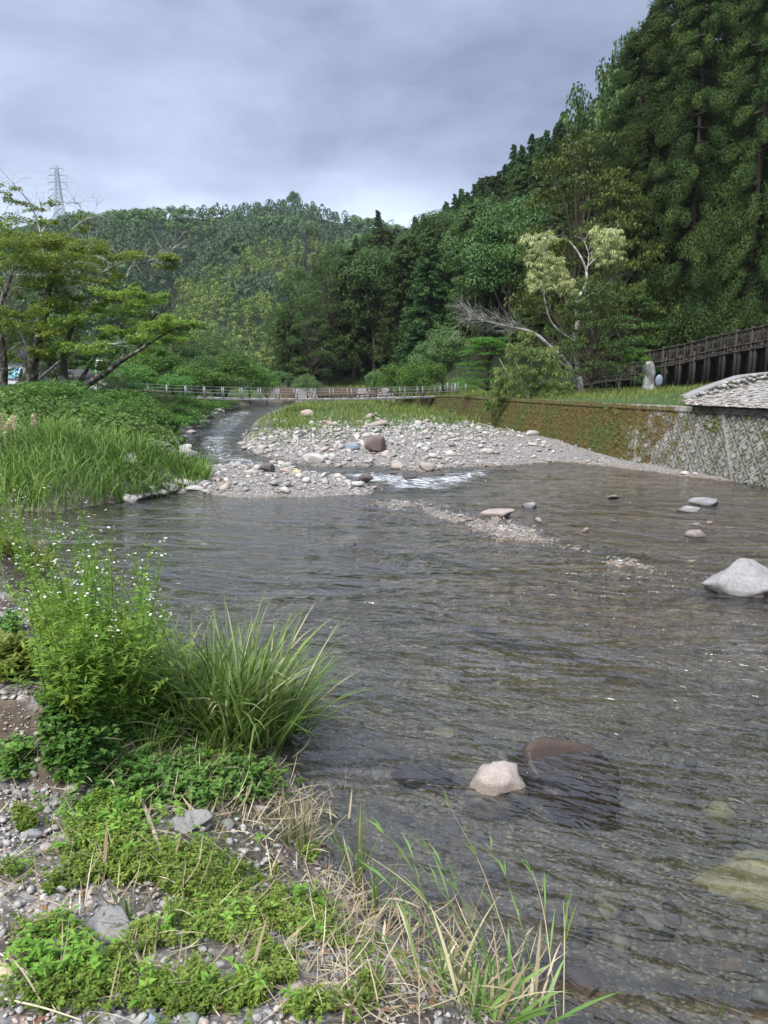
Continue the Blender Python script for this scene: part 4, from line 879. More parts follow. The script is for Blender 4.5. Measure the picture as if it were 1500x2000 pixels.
# --- left bank trees and shrubs
LB = [(250, 715, 60, 120, 'bright', 'bright leafy bush between the cherry trees and the footbridge'), (300, 690, 66, 110, 'bright', 'bright green tree behind the left half of the footbridge'), (355, 670, 70, 120, 'broad', 'mid green tree over the left half of the footbridge'),
      (415, 650, 84, 120, 'willowy', 'pale green open tree in front of the bamboo slope'), (440, 695, 76, 130, 'bright', 'broad bright green tree beside the river bend'), (380, 712, 66, 110, 'bright', 'bright green tree overhanging the left bank'),
      (485, 712, 86, 90, 'bright', 'bright green tree at the tip of the left bank'), (520, 735, 92, 60, 'bright', 'small dark bush where the river vanishes'), (335, 735, 62, 110, 'bright', 'bright shrub just behind the footbridge railing'),
      (430, 738, 72, 100, 'bright', 'low bright shrub behind the footbridge at the bend'), (205, 700, 74, 100, 'broad', 'dark green tree behind the dark roofed hut'), (150, 660, 80, 130, 'broad', 'dark green tree behind the cherry trunks'), (60, 650, 84, 150, 'broad', 'dark green tree behind the white house'),
      (-30, 640, 80, 150, 'broad', 'dark green tree at the far left behind the houses'), (270, 640, 92, 110, 'broad', 'dark tree behind the long cherry limb'), (330, 620, 96, 90, 'broad', 'dark green tree at the foot of the far hill'), (545, 725, 100, 50, 'willowy', 'olive bush at the left end of the far river wall')]
for cx, top, Y, wp, kd, lab in LB: treepx(kd, cx, top, Y, wp, 'shrub' if 'shrub' in lab or 'bush' in lab else 'broadleaf_tree', lab, cat='shrub' if 'shrub' in lab or 'bush' in lab else 'tree', rng=r)
SB = [(300, 790, 34, 120), (240, 800, 30, 120), (345, 800, 36, 90), (180, 815, 28, 110), (265, 830, 27, 110), (330, 822, 31, 80), (385, 795, 46, 60), (360, 775, 44, 90), (410, 778, 56, 60), (300, 775, 40, 90), (240, 775, 44, 100), (120, 825, 30, 120), (60, 820, 32, 110), (440, 780, 66, 46), (200, 855, 25, 100)]
for i, (cx, by, Y, wp) in enumerate(SB):
    p = at(cx, by, Y); h_ = hz(p[0], Y); d_ = wp / 1450. * Y
    o = tree('bright' if i % 3 else 'greenmaple', p[0], Y, max(.9, min(2.2, d_ * .62)), d_ * 1.15, 'bush', 'low green bush tangled with creepers on the left bank below the trees', 'bush', 'bushes on the left bank', rng=r, z=h_ - .15)

# --- far hillside: a wood read as one mass; bamboo on its lower right
r = np.random.default_rng(33); fc = MB(); fb_ = MB(); bb_ = MB()
n = 34000; az = r.uniform((-260 - 750) / 1450., (900 - 750) / 1450., n); y = 205 + 232 * r.uniform(0, 1, n) ** .8; x = az * y
cell = {}; keep = []
for i in range(n):
    s = 3.1 + .0035 * y[i]; k = (int(x[i] // s), int(y[i] // (s * 1.15)))
    if k in cell: continue
    cell[k] = 1; keep.append(i)
x, y, az = x[keep], y[keep], az[keep]; z = height(x, y); pxx, pyy, _ = proj(x, y, z + 6)
vis = np.zeros(len(x), bool); fyr = np.interp(az, FAZ, FY)
vis = ~((az > -.05) & (pyy > 470 + 0 * az) & (pxx > 700)); x, y, z, pxx, pyy = x[vis], y[vis], z[vis], pxx[vis], pyy[vis]
typ = fbm(x * .022, y * .022, 50., 3); bam = ((pyy > 470 + .30 * np.abs(pxx - 620) + 40 * typ) & (pyy < 760) & (pxx > 345 + 60 * typ) & (pxx < 700)) & (typ > -.17)
bam |= (pxx > 470) & (pxx < 660) & (pyy > 470) & (pyy < 560) & (typ > -.2)
for i in range(len(x)):
    c = np.array([x[i], y[i], z[i]])
    if bam[i]:
        for q in range(4):
            o_ = c + [r.uniform(-2., 2.), r.uniform(-2., 2.), 0]; Hb = r.uniform(5, 8.5); m_ = 34; t = r.uniform(.25, 1, m_); a = r.uniform(0, 6.28); ln_ = 1.4 * t ** 2
            ctr = np.stack([o_[0] + math.cos(a) * ln_, o_[1] + math.sin(a) * ln_, o_[2] + Hb * np.sin(t * 1.45)], 1); wR = .95 * np.sin(np.clip(t * 2.9, 0, 3.0)) + .22
            d = rdir(m_, r); V, Q = rhomb(ctr + d * wR[:, None] * [1, 1, .7], d + [0, 0, .6], 1.0 * r.uniform(.6, 1.3, m_), .45, r); bb_.add(V, Q, tint=np.clip(r.uniform(.1, .9) + r.normal(0, .12, m_), 0, 1))
    elif typ[i] < .055:
        Hc = r.uniform(5.2, 8.2); m_ = 78; t = r.uniform(.15, 1, m_) ** .9; a = r.uniform(0, 6.28, m_); R_ = 2.5 * (1 - t) ** .5 + .3
        P_ = c + np.stack([np.cos(a) * R_, np.sin(a) * R_, t * Hc], 1); N_ = np.stack([np.cos(a), np.sin(a), np.full(m_, .6)], 1) + .5 * r.normal(size=(m_, 3))
        V, Q = rhomb(P_, N_, 1.2 * r.uniform(.7, 1.3, m_), .55, r, unit(np.array([0, 0, 1.]) + .6 * rdir(m_, r))); fc.add(V, Q, tint=np.clip(r.uniform(.15, .8) + r.normal(0, .12, m_), 0, 1))
    else:
        Rb = r.uniform(2.3, 3.9); K_ = 9; cc = c + [0, 0, Rb * 1.2] + rdir(K_, r) * Rb * .62 * [1, 1, .75]
        clump_leaves(fb_, cc, Rb * .5, 16, 1.15, .65, r, .8, lo=-.2, tintv=np.clip(r.uniform(.1, .8) + r.normal(0, .12, K_), 0, 1))
tag(fc.obj('far_conifer_forest', M['farconifer']), 'dark conifer wood covering the far hill', 'forest', kind='stuff')
tag(fb_.obj('far_broadleaf_forest', M['farbroad']), 'mixed green broadleaf wood on the far hill', 'forest', kind='stuff')
tag(bb_.obj('bamboo_grove', M['bamboo']), 'yellow green feathery bamboo grove on the lower far hill', 'bamboo', kind='stuff')
treepx('broad', 572, 374, 432, 22, 'broadleaf_tree', 'lone tree standing proud on the summit of the far hill', v=1, rng=r)

# ------------------------------------------------------------------ trees drawn from their limbs
def limb(mb, pts, Y, r0, r1, dY=0.0, sides=7, jit=.0, rng=RNG):
    """pts: (px, py[, extra depth]); returns the world path"""
    P = np.array([at(p[0], p[1], Y + (p[2] if len(p) > 2 else dY * i / max(1, len(pts) - 1))) for i, p in enumerate(pts)])
    P = smooth_path(P, 4); 
    if jit: P[1:-1] += rng.normal(0, jit, P[1:-1].shape)
    V, Q = tube(P, np.linspace(r0, r1, len(P)), sides); mb.add(V, Q); return P
def twigs(mb, P, n, L, rng, spread=.7, r=.012, bias=(0, 0, .15), fork=2):
    for k in range(n):
        i = int(rng.integers(len(P) // 3, len(P))); d = unit(P[min(i + 1, len(P) - 1)] - P[max(i - 1, 0)] + spread * rdir(1, rng)[0] + np.array(bias))
        l = L * rng.uniform(.5, 1.2); a = P[i]; b = a + d * l * .5 + rng.normal(0, .05, 3); c = b + unit(d + .4 * rdir(1, rng)[0]) * l * .5
        V, Q = tube([a, b, c], [r, r * .7, r * .3], 3); mb.add(V, Q)
        for f in range(fork):
            e = b + unit(d + .8 * rdir(1, rng)[0]) * l * rng.uniform(.3, .6); V, Q = tube([b, e], [r * .5, r * .25], 3); mb.add(V, Q)
def pads(mb, lst, Y, size, rng, dens=1.0, dY=3.0, thick=.35, asp=.5, droop=.12, mat=0, tw=None, tipb=None):
    """flat tiers of leaves: (px, py, half width px, half height px[, depth offset])"""
    for it in lst:
        px_, py_, hw, hh = it[:4]; oy = it[4] if len(it) > 4 else rng.uniform(-dY, dY)
        c = at(px_, py_, Y + oy); s = (Y + oy) / 1450.; a = hw * s; hz_ = hh * s; sub = max(3, int(hw / 7))
        n_ = int(dens * 24 * a * a / (size * size * .5) * .35) + 40; nu = n_ // (sub * 2) + 1
        for k in range(sub * 2):
            q = rng.uniform(-1, 1); cc = c + np.array([q * a, rng.uniform(-1, 1) * a * .6, (rng.uniform(-.7, .7)) * hz_ * (1 - .3 * q * q)]); pr = a * rng.uniform(.28, .48); tt = rng.uniform(.15, .9)
            u = rng.uniform(0, 1, nu) ** .5 * pr; b = rng.uniform(0, 6.283, nu)
            P = cc + np.stack([np.cos(b) * u, np.sin(b) * u, rng.normal(0, thick * .25 * hz_ + .03, nu) - droop * u], 1)
            V, Q = rhomb(P, np.array([0, 0, 1.]) + .55 * rng.normal(size=(nu, 3)), size * rng.uniform(.6, 1.4, nu), asp, rng); mb.add(V, Q, tint=np.clip(tt + rng.normal(0, .13, nu), 0, 1), mat=mat)
            if tw is not None and k % 3 == 0:
                e = cc + rng.normal(0, pr * .5, 3) * [1, 1, .2]; V, Q = tube([c + [0, 0, -hz_ * .6], cc, e], [.03, .018, .008], 3); tw.add(V, Q)
r = np.random.default_rng(5)
CY = 39.0
# middle cherry tree
root = thing('cherry_tree', 'tall leaning cherry tree with two trunks and a sparse top reaching over the hills', 'tree', at(60, 800, CY)); ro = np.array(root.location)
def fin(mb, name, mat, root, smooth=True):
    ro = np.array(root.location); mb.v = [v - ro.astype(np.float32) for v in mb.v]; return mb.obj(name, mat, root, smooth)
tk = MB(); P1 = limb(tk, [(70, 812), (64, 745), (62, 717), (74, 667), (87, 617), (93, 573), (108, 527)], CY, .38, .12)
P2 = limb(tk, [(24, 808), (36, 760), (56, 735), (66, 712)], CY, .36, .2); fin(tk, 'trunk', M['bark'], root)
br = MB(); Ls = [limb(br, q, CY, a * .62, b * .6, dY=dy) for q, a, b, dy in (
    ([(92, 580), (86, 505), (78, 450), (60, 400), (33, 367), (12, 343)], .11, .02, -1), ([(80, 455), (110, 415), (140, 395), (160, 405)], .05, .01, 1), ([(83, 470), (60, 440), (30, 430), (0, 440)], .06, .015, -2),
    ([(73, 743), (100, 720), (127, 698), (173, 672), (215, 672), (263, 667)], .13, .02, -2), ([(106, 530), (140, 510), (185, 500), (217, 515)], .08, .02, -1), ([(100, 560), (150, 560), (185, 540), (240, 512), (283, 510), (335, 498)], .07, .012, -3),
    ([(90, 610), (130, 590), (170, 555), (200, 545)], .07, .02, 2), ([(66, 700), (40, 650), (25, 600), (10, 560)], .10, .03, -2), ([(75, 660), (45, 620), (20, 590), (-20, 570)], .08, .02, 1), ([(140, 448), (160, 432), (190, 420)], .03, .008, 0))]
for p_ in Ls: twigs(br, p_, 15, 1.3, r, r=.012)
twigs(br, Ls[5], 26, 1.5, r, spread=1.0, r=.012); fin(br, 'branches', M['barkpale'], root)
cr = MB()
pads(cr, [(25, 480, 55, 22), (75, 468, 60, 20), (135, 472, 55, 20), (185, 492, 40, 16), (25, 515, 50, 24), (85, 505, 50, 20), (140, 512, 60, 22), (195, 525, 30, 16), (20, 560, 45, 24), (60, 548, 40, 18), (130, 548, 45, 16), (205, 545, 34, 14), (170, 578, 40, 14), (300, 500, 44, 9, -3), (325, 518, 20, 9, -3),
          (240, 500, 40, 9, -2), (35, 600, 40, 22), (110, 600, 36, 16), (60, 640, 45, 24), (15, 640, 40, 24), (100, 655, 40, 22), (140, 630, 36, 14), (10, 690, 40, 24), (110, 690, 34, 22), (60, 690, 26, 14), (210, 580, 30, 12)], CY, .16, r, 1.0)
pads(cr, [(15, 370, 22, 8), (40, 395, 24, 8), (70, 410, 22, 10), (95, 395, 18, 8), (55, 430, 30, 9), (20, 425, 30, 9), (5, 385, 20, 10), (150, 448, 26, 8), (160, 425, 16, 6), (105, 435, 20, 8)], CY, .15, r, .5)
fin(cr, 'leaves', M['leafcherry'], root, False)
# right cherry tree, four stems and a long reaching limb
root = thing('cherry_tree', 'cherry tree of four stems with a long limb reaching right towards the river', 'tree', at(138, 805, CY - 1)); tk = MB(); Z = CY - 1
for q, a, b, dy in (([(124, 808), (118, 780), (108, 743), (100, 715), (85, 700)], .22, .08, 2), ([(133, 808), (130, 770), (128, 743), (124, 700), (135, 655), (150, 620)], .26, .08, 0), ([(142, 808), (142, 785), (158, 745), (170, 722), (190, 690)], .2, .06, 2),
                    ([(146, 808), (152, 775), (175, 748), (205, 730), (233, 708), (267, 687), (320, 653), (367, 633)], .22, .02, -4), ([(186, 738), (205, 752), (240, 762), (275, 763), (330, 768)], .08, .02, -3)):
    Pq = limb(tk, q, Z, a, b, dY=dy)
fin(tk, 'trunk', M['bark'], root); br = MB()
for q, a, b, dy in (([(267, 687), (290, 650), (300, 620), (330, 600)], .08, .02, -2), ([(233, 710), (245, 680), (235, 650), (250, 615)], .07, .02, 2), ([(150, 620), (170, 590), (200, 575)], .07, .02, 1), ([(190, 690), (210, 660), (215, 635)], .05, .02, 1), ([(300, 668), (330, 668), (360, 672)], .05, .01, -2), ([(228, 715), (228, 740), (230, 765)], .03, .012, 0), ([(128, 740), (190, 735), (220, 700)], .04, .01, 1)):
    Pq = limb(br, q, Z, a, b, dY=dy); twigs(br, Pq, 22, 1.2, r, r=.014)
fin(br, 'branches', M['bark'], root); cr = MB()
pads(cr, [(270, 592, 45, 12), (225, 600, 40, 14), (310, 625, 46, 16), (350, 652, 36, 20), (372, 665, 20, 14), (325, 660, 34, 14), (255, 640, 42, 16), (205, 650, 36, 14), (170, 620, 36, 16), (290, 645, 36, 14), (180, 680, 40, 16), (222, 690, 20, 16), (130, 680, 34, 20), (250, 615, 30, 12), (95, 720, 34, 18), (175, 715, 26, 10), (300, 690, 24, 10), (340, 640, 34, 14), (375, 640, 24, 14), (300, 640, 40, 14, -4), (345, 625, 34, 12, -4), (270, 665, 34, 10, -4), (235, 570, 40, 14), (290, 580, 36, 12), (60, 560, 60, 26), (140, 590, 50, 22), (95, 620, 60, 24)], Z, .16, r, .95)
fin(cr, 'leaves', M['leafcherry'], root, False)
# leftmost cherry, mostly outside
root = thing('cherry_tree', 'cherry tree cut by the left edge of the picture', 'tree', at(4, 808, CY - 2)); tk = MB()
Pq = limb(tk, [(8, 812), (4, 770), (6, 720), (2, 670), (-6, 620), (12, 565), (22, 535)], CY - 2, .3, .08); fin(tk, 'trunk', M['bark'], root); br = MB(); twigs(br, Pq, 30, 1.6, r); Pq = limb(br, [(0, 660), (-40, 600), (-80, 560)], CY - 2, .1, .03); twigs(br, Pq, 20, 1.4, r); fin(br, 'branches', M['barkpale'], root); cr = MB()
pads(cr, [(-30, 500, 50, 26), (-60, 560, 60, 30), (-20, 620, 50, 30), (-50, 680, 50, 30), (20, 720, 34, 24), (-10, 450, 40, 20), (25, 755, 26, 14), (40, 765, 20, 12)], CY - 2, .16, r, .9); fin(cr, 'leaves', M['leafcherry'], root, False)

# the blossoming chestnut on the right terrace and its bare leaning trunk
HY = 35.0; b0 = hit(1136, 768); HY = b0[1]
root = thing('chestnut_tree', 'pale barked chestnut with cream blossom and a bare trunk leaning left over the wall', 'tree', b0); tk = MB()
for q, a, b, dy in (([(1136, 772), (1130, 726), (1122, 669), (1128, 631), (1126, 590), (1144, 557), (1144, 524), (1128, 491), (1111, 470)], .20, .03, 1), ([(1136, 772), (1111, 714), (1078, 681), (1045, 652), (1004, 640), (963, 631), (921, 619)], .17, .02, -3),
                    ([(1128, 745), (1103, 714), (1058, 681), (1046, 683)], .07, .02, -2), ([(1132, 750), (1120, 738), (1095, 728), (1078, 725)], .05, .015, -2)):
    Pq = limb(tk, q, HY, a, b, dY=dy); 
    if a == .17: PB = Pq
fin(tk, 'trunk', M['barkpale'], root); br = MB(); PR = []
for q, a, b, dy in (([(1126, 592), (1169, 565), (1194, 545), (1211, 520)], .06, .012, 1), ([(1144, 524), (1161, 507), (1186, 483), (1200, 450)], .06, .012, 0), ([(1122, 666), (1095, 648), (1074, 623), (1062, 574), (1062, 536), (1064, 483), (1075, 462)], .07, .012, -1),
                    ([(1128, 610), (1108, 590), (1098, 560), (1090, 540)], .04, .01, 1), ([(1144, 540), (1150, 500), (1140, 468)], .04, .01, 1)):
    p_ = limb(br, q, HY, a, b, dY=dy); twigs(br, p_, 12, .9, r, r=.012)
twigs(br, PB[8:], 90, 1.7, r, spread=.55, r=.014, bias=(-.25, 0, .12), fork=3); fin(br, 'branches', M['barkpale'], root); cr = MB()
def tufts(mb, lst, Y, size, n, rng, mat=0, droop=.5):
    for px_, py_, hw, hh in lst:
        s = Y / 1450.
        for k in range(int(hw * hh / 16) + 4):
            c = at(px_ + rng.uniform(-1, 1) * hw, py_ + rng.uniform(-1, 1) * hh, Y + rng.uniform(-1.2, 1.2)); m_ = n; d = rdir(m_, rng); d[:, 2] = d[:, 2] * .5 - .15
            V, T = leafs(np.repeat(c[None], m_, 0) + d * .05, d, size * rng.uniform(.7, 1.3, m_), size * .24, rng, droop); mb.add(V, t=T, tint=np.repeat(np.clip(rng.uniform(.2, .9) + rng.normal(0, .1, m_), 0, 1), 4), mat=mat)
CRM = [(1052, 480, 22, 12), (1082, 512, 20, 12), (1062, 545, 34, 18), (1178, 470, 26, 20), (1100, 558, 26, 14), (1196, 500, 20, 12), (1041, 466, 26, 10), (1070, 460, 18, 8), (1068, 496, 16, 9), (1045, 507, 20, 9), (1070, 530, 34, 15), (1090, 548, 24, 12), (1050, 556, 24, 11), (1112, 572, 18, 9), (1169, 450, 18, 10), (1190, 462, 22, 16), (1173, 490, 18, 13), (1206, 478, 12, 16), (1178, 512, 12, 6), (1098, 530, 16, 8)]
tufts(cr, CRM, HY, .20, 22, r); fin(cr, 'blossom', M['leafcream'], root, False); cr = MB()
tufts(cr, [(1200, 512, 16, 10), (1186, 536, 30, 14), (1225, 565, 36, 18), (1165, 560, 18, 10), (1075, 592, 26, 14), (1190, 590, 34, 20), (1205, 620, 30, 20), (1175, 615, 16, 14)], HY, .22, 16, r)
fin(cr, 'leaves', M['leafyellow'], root, False)
# dense bush tumbling over the wall
p0 = hit(1030, 778); root = thing('chestnut_bush', 'dense chestnut bush spilling over the edge of the mossy wall', 'bush', p0); cr = MB()
tufts(cr, [(1020, 680, 30, 14), (1040, 710, 50, 22), (1075, 735, 40, 24), (1010, 740, 42, 26), (985, 758, 26, 16), (968, 775, 18, 14), (965, 792, 14, 10), (1050, 765, 40, 10), (1100, 760, 20, 14), (1000, 770, 24, 8), (1065, 690, 30, 14), (1030, 655, 16, 8)], p0[1] - .2, .17, 30, r); fin(cr, 'leaves', M['leafbush'], root, False)
tk = MB(); [limb(tk, [(1030, 780), (1020 + k * 22, 740), (1005 + k * 30, 700)], p0[1], .06, .015) for k in range(-1, 3)]; fin(tk, 'stems', M['barkpale'], root)

# ------------------------------------------------------------------ footbridge
B0 = at(196, 764.5, 54.); B1 = at(905, 769.5, 63.); Bm = at(560, 777.5, 58.6)
def bp(t): return (1 - t) * (1 - 2 * t) * B0 + 4 * t * (1 - t) * Bm + t * (2 * t - 1) * B1
root = thing('suspension_footbridge', 'narrow grey suspension footbridge with post and wire rails over the river', 'footbridge', B0 * [1, 1, 0]); ro = np.array(root.location)
bt = unit((B1 - B0) * [1, 1, 0]); bn = np.array([-bt[1], bt[0], 0]); T_ = np.linspace(0, 1, 41); D_ = np.array([bp(t) for t in T_])
mb = MB()
for i in range(40): V, Q = beam(D_[i] - [0, 0, .06], D_[i + 1] - [0, 0, .06], 1.0, .07); mb.add(V, Q, tint=r.uniform())
fin(mb, 'deck', M['deck'], root, False)
for s in (-1, 1):
    mb = MB()
    for zz in (.74, .52, .30): V, Q = tube(D_ + bn * .6 * s + [0, 0, zz], .013, 4); mb.add(V, Q)
    fin(mb, 'rail_cable', M['cable'], root)
    mb = MB(); V, Q = tube(D_ + bn * .62 * s + [0, 0, -.16], .03, 5); mb.add(V, Q); fin(mb, 'main_cable', M['cable'], root)
pm = MB(); V, Q = box(0, 0, .36, .07, .07, .82); pm.add(V, Q); V, Q = box(0, 0, .78, .09, .09, .03); pm.add(V, Q); pm = pm.mesh('rail_post', M['steel'])
for s in (-1, 1):
    for k in range(20):
        t = (k + .5) / 20; q = bp(t) + bn * .6 * s; link('rail_post', pm, root, tuple(q - ro))
for k, (px_, py_) in enumerate(((878, 768), (890, 767), (905, 768), (897, 770))):
    q = bp(.965 + .03 * (k % 2)) + bn * (.8 if k < 2 else -.8); mb = MB(); V, Q = box(0, 0, .45, .12, .12, 1.1); mb.add(V, Q); o = mb.obj('end_post', M['steel'], root, loc=tuple(q - ro))
mb = MB(); V, Q = box(*(B1 + bt * .6 - [0, 0, .55]), 1.6, 2.0, .9); mb.add(V, Q); fin(mb, 'abutment', M['concrete'], root, False)
mb = MB(); V, Q = box(*(B0 - bt * .8 - [0, 0, .5]), 1.6, 2.0, .9); mb.add(V, Q); fin(mb, 'abutment', M['concrete'], root, False)

# fence of dark posts along the path behind the bridge
root = thing('post_fence', 'low dark post and rail fence beyond the footbridge at the foot of the wood', 'fence', (0, 0, 0)); fa = at(622, 757, 92); fb2 = at(880, 757, 74)
fp = MB(); V, Q = box(0, 0, .3, .16, .16, .8); fp.add(V, Q); fp = fp.mesh('post', M['wood'])
for k in range(26):
    q = fa + (fb2 - fa) * k / 25.; z = hz(q[0], q[1]); link('post', fp, root, (q[0], q[1], z))
mb = MB(); 
for zz in (.28, .55): mb.add(*beam([fa[0], fa[1], hz(fa[0], fa[1]) + zz], [fb2[0], fb2[1], hz(fb2[0], fb2[1]) + zz], .08, .09))
mb.obj('rail', M['wood'], root)

# ------------------------------------------------------------------ dark timber boardwalk
def boardwalk(label, pts, n_post, hgt, deckdrop, name='boardwalk'):
    """pts: (px, py, Y) along the top rail"""
    P = np.array([at(*p) for p in pts]); root = thing(name, label, 'boardwalk', tuple(P[0] * [1, 1, 0])); ro = np.array(root.location)
    d = np.linalg.norm(np.diff(P, axis=0), axis=1); s = np.concatenate([[0], np.cumsum(d)]); f = lambda u: np.array([np.interp(u * s[-1], s, P[:, j]) for j in range(3)])
    dirn = unit((P[-1] - P[0]) * [1, 1, 0]); nrm = np.array([dirn[1], -dirn[0], 0]); nrm = nrm if nrm[1] < 0 else -nrm
    for side in (0, 1):
        offv = -nrm * 1.9 * side
        for k in range(n_post):
            t = (k + .3) / n_post; q = f(t) + offv; g_ = hz(q[0], q[1]) - .2
            for dd in (0, .28):
                mb = MB(); mb.add(*beam(q + dirn * dd + [0, 0, .16 if dd == 0 else -hgt * .62], [q[0] + dirn[0] * dd, q[1] + dirn[1] * dd, min(g_, q[2] - hgt - .5)], .17, .17), tint=r.uniform()); fin(mb, 'post', M['wood'], root, False)
        mb = MB(); n = int(s[-1] / .17)
        for k in range(n):
            q = f((k + .5) / n) + offv; tl = r.normal(0, .008); lo = q - [0, 0, hgt * r.uniform(.97, 1.05)]; mb.add(*beam(q + [tl, 0, -.02 - abs(r.normal(0, .015))], lo, .105, .035), tint=r.uniform())
        fin(mb, 'pickets', M['wood'], root, False)
        for zz, h_ in ((.0, .10), (-hgt * .93, .12), (-hgt * 1.32, .13)):
            mb = MB(); u = np.linspace(0, 1, 16)
            for a_, b_ in zip(u[:-1], u[1:]): mb.add(*beam(f(a_) + offv + nrm * .06 + [0, 0, zz], f(b_) + offv + nrm * .06 + [0, 0, zz], .09, h_), tint=.6)
            fin(mb, 'rail', M['wood'], root, False)
    mb = MB(); u = np.linspace(0, 1, int(s[-1] / .2)); 
    for a_ in u: q = f(a_) - [0, 0, hgt * 1.18]; mb.add(*beam(q + nrm * .05, q - nrm * 1.95, .17, .06), tint=r.uniform())
    fin(mb, 'deck', M['wood'], root, False); return root
boardwalk('long dark timber boardwalk with picket railing climbing to the right edge', [(1262, 688, 53), (1330, 675, 50.5), (1400, 657, 48), (1500, 636, 44.5), (1600, 612, 41.5)], 11, .9, .2)
boardwalk('shaded lower stretch of timber boardwalk half hidden behind the chestnut', [(1095, 733, 59), (1180, 716, 56.5), (1255, 708, 54.5)], 6, .85, .2)

# ------------------------------------------------------------------ stump, sapling, stone ramp
p0 = hit(1266, 764); root = thing('tree_stump', 'broken grey stump beside the boardwalk with fresh green shoots at its top', 'stump', p0); s_ = p0[1] / 1450.
mb = MB(); Pq = np.array([p0 + [0, 0, -.1], p0 + [-.02, 0, .5], p0 + [.05, 0, 1.0], p0 + [0, 0, 1.45], p0 + [-.1, 0, 1.75]]); V, Q = tube(smooth_path(Pq, 4), np.concatenate([np.linspace(.40, .30, 8), np.linspace(.34, .27, 6), np.linspace(.24, .13, 3)]), 14)
V = V + fbm(V[:, 0:1] * 9 + V[:, 1:2] * 7, V[:, 2:3] * 3, 3., 3) * .16; mb.add(V, Q); fin(mb, 'trunk', M['stump'], root)
cr = MB(); tufts(cr, [(1245, 692, 22, 12), (1232, 700, 14, 8), (1262, 700, 12, 6)], p0[1] - .1, .22, 14, r, droop=.2); fin(cr, 'leaves', M['leafbright'], root, False)
stone('round_stone', None, 'smooth round blue grey disc leaning on the broken stump', 1281, 738, 19, 'bluegrey', cat='stone', seed=5, sx=.8, sy=.4, sz=1.2, sub=3, rough=.03, cuts=0, loc=(p0 + [.55, -.15, .62]), sink=.5)
p1 = hit(1208, 765); root = thing('sapling', 'small thin sapling left of the stump', 'sapling', p1); mb = MB(); V, Q = tube([p1, p1 + [0, 0, .5], p1 + [.03, 0, 1.1]], [.025, .02, .01], 5); mb.add(V, Q); fin(mb, 'stem', M['barkpale'], root)
cr = MB(); tufts(cr, [(1208, 726, 9, 3)], p1[1], .22, 10, r, droop=.2); fin(cr, 'leaves', M['leafbright'], root, False)
p1 = hit(1250, 762); root = thing('yellow_shrub', 'narrow yellow green shrub behind the stump', 'shrub', p1); cr = MB(); tufts(cr, [(1246, 735, 9, 16)], p1[1] + .6, .16, 14, r); fin(cr, 'leaves', M['leafbright'], root, False)
# cemented ramp edged by a rough stone wall
RP = [(1342, 788, 23.5), (1380, 777, 24.5), (1420, 768, 25.5), (1455, 761, 26.5), (1500, 755, 27.5), (1560, 749, 28.5)]
A = [at(*q_) for q_ in RP]; mb = MB(); n = len(A); low = [gp(1352 + 60 * k, 795 + 2.6 * k, 1.87) for k in range(n)]
g_ = 12; vs_ = []
for k in range(40):
    t = k / 39. * (n - 1); i = min(int(t), n - 2); f_ = t - i; a = A[i] * (1 - f_) + A[i + 1] * f_; b = low[i] * (1 - f_) + low[i + 1] * f_
    for j in range(g_): q = a * (1 - j / (g_ - 1.)) + b * (j / (g_ - 1.)); vs_.append([q[0], q[1], max(q[2], hz(q[0], q[1]) + .03) + .05 + .05 * float(fbm(np.array(q[0] * 4), np.array(q[1] * 4), 3., 3))])
i = np.arange(39)[:, None] * g_ + np.arange(g_ - 1)[None]; mb.add(vs_, np.stack([i, i + 1, i + g_ + 1, i + g_], -1).reshape(-1, 4)); 
VS_ = np.array(vs_)
for k in range(900):
    q = VS_[int(r.integers(len(VS_)))] + [r.normal(0, .12), r.normal(0, .12), 0]; v, f = LOW[int(r.integers(len(LOW)))]; s0 = r.uniform(.04, .12); mb.add(v * [s0, s0 * .8, s0 * .45] + q + [0, 0, .01], t=f, tint=r.uniform(), mat=1)
rp = mb.obj('stone_ramp', [M['concrete'], M['bedstone']], smooth=False); tag(rp, kind='structure')
mb = MB(); cnt = 0; AA = smooth_path(np.array(A), 12); ds = np.concatenate([[0], np.cumsum(np.linalg.norm(np.diff(AA, axis=0), axis=1))])
root = thing('rubble_wall', 'low curved rubble wall with a cemented cap above the stony ramp', 'wall', A[0]); vi = 0
u = 0.0
while u < ds[-1]:
    w_ = r.uniform(.2, .36); q = np.array([np.interp(u, ds, AA[:, j]) for j in range(3)]); hh_ = .16 + .26 * min(1, u / 4.); z = -.2
    while z < hh_:
        h_ = r.uniform(.13, .2); v, f = MIDR[int(r.integers(len(MIDR)))]; c, s = math.cos(r.uniform(-.3, .3)), .1
        mb.add(v * [w_ * .56, .2, h_ * .75] + q + [r.uniform(-.05, .05), -.1 + .1 * z, z + h_ * .3], t=f, tint=r.uniform()); z += h_
    u += w_ * .9
fin(mb, 'stonework', M['stone'], root, False); mb = MB()
for i in range(len(AA) - 1):
    za = .16 + .26 * min(1, ds[i] / 4.) + .06; zb = .16 + .26 * min(1, ds[i + 1] / 4.) + .06; mb.add(*beam(AA[i] + [0, .1, za], AA[i + 1] + [0, .1, zb], .34, .08))
fin(mb, 'cap', M['concrete'], root, False)

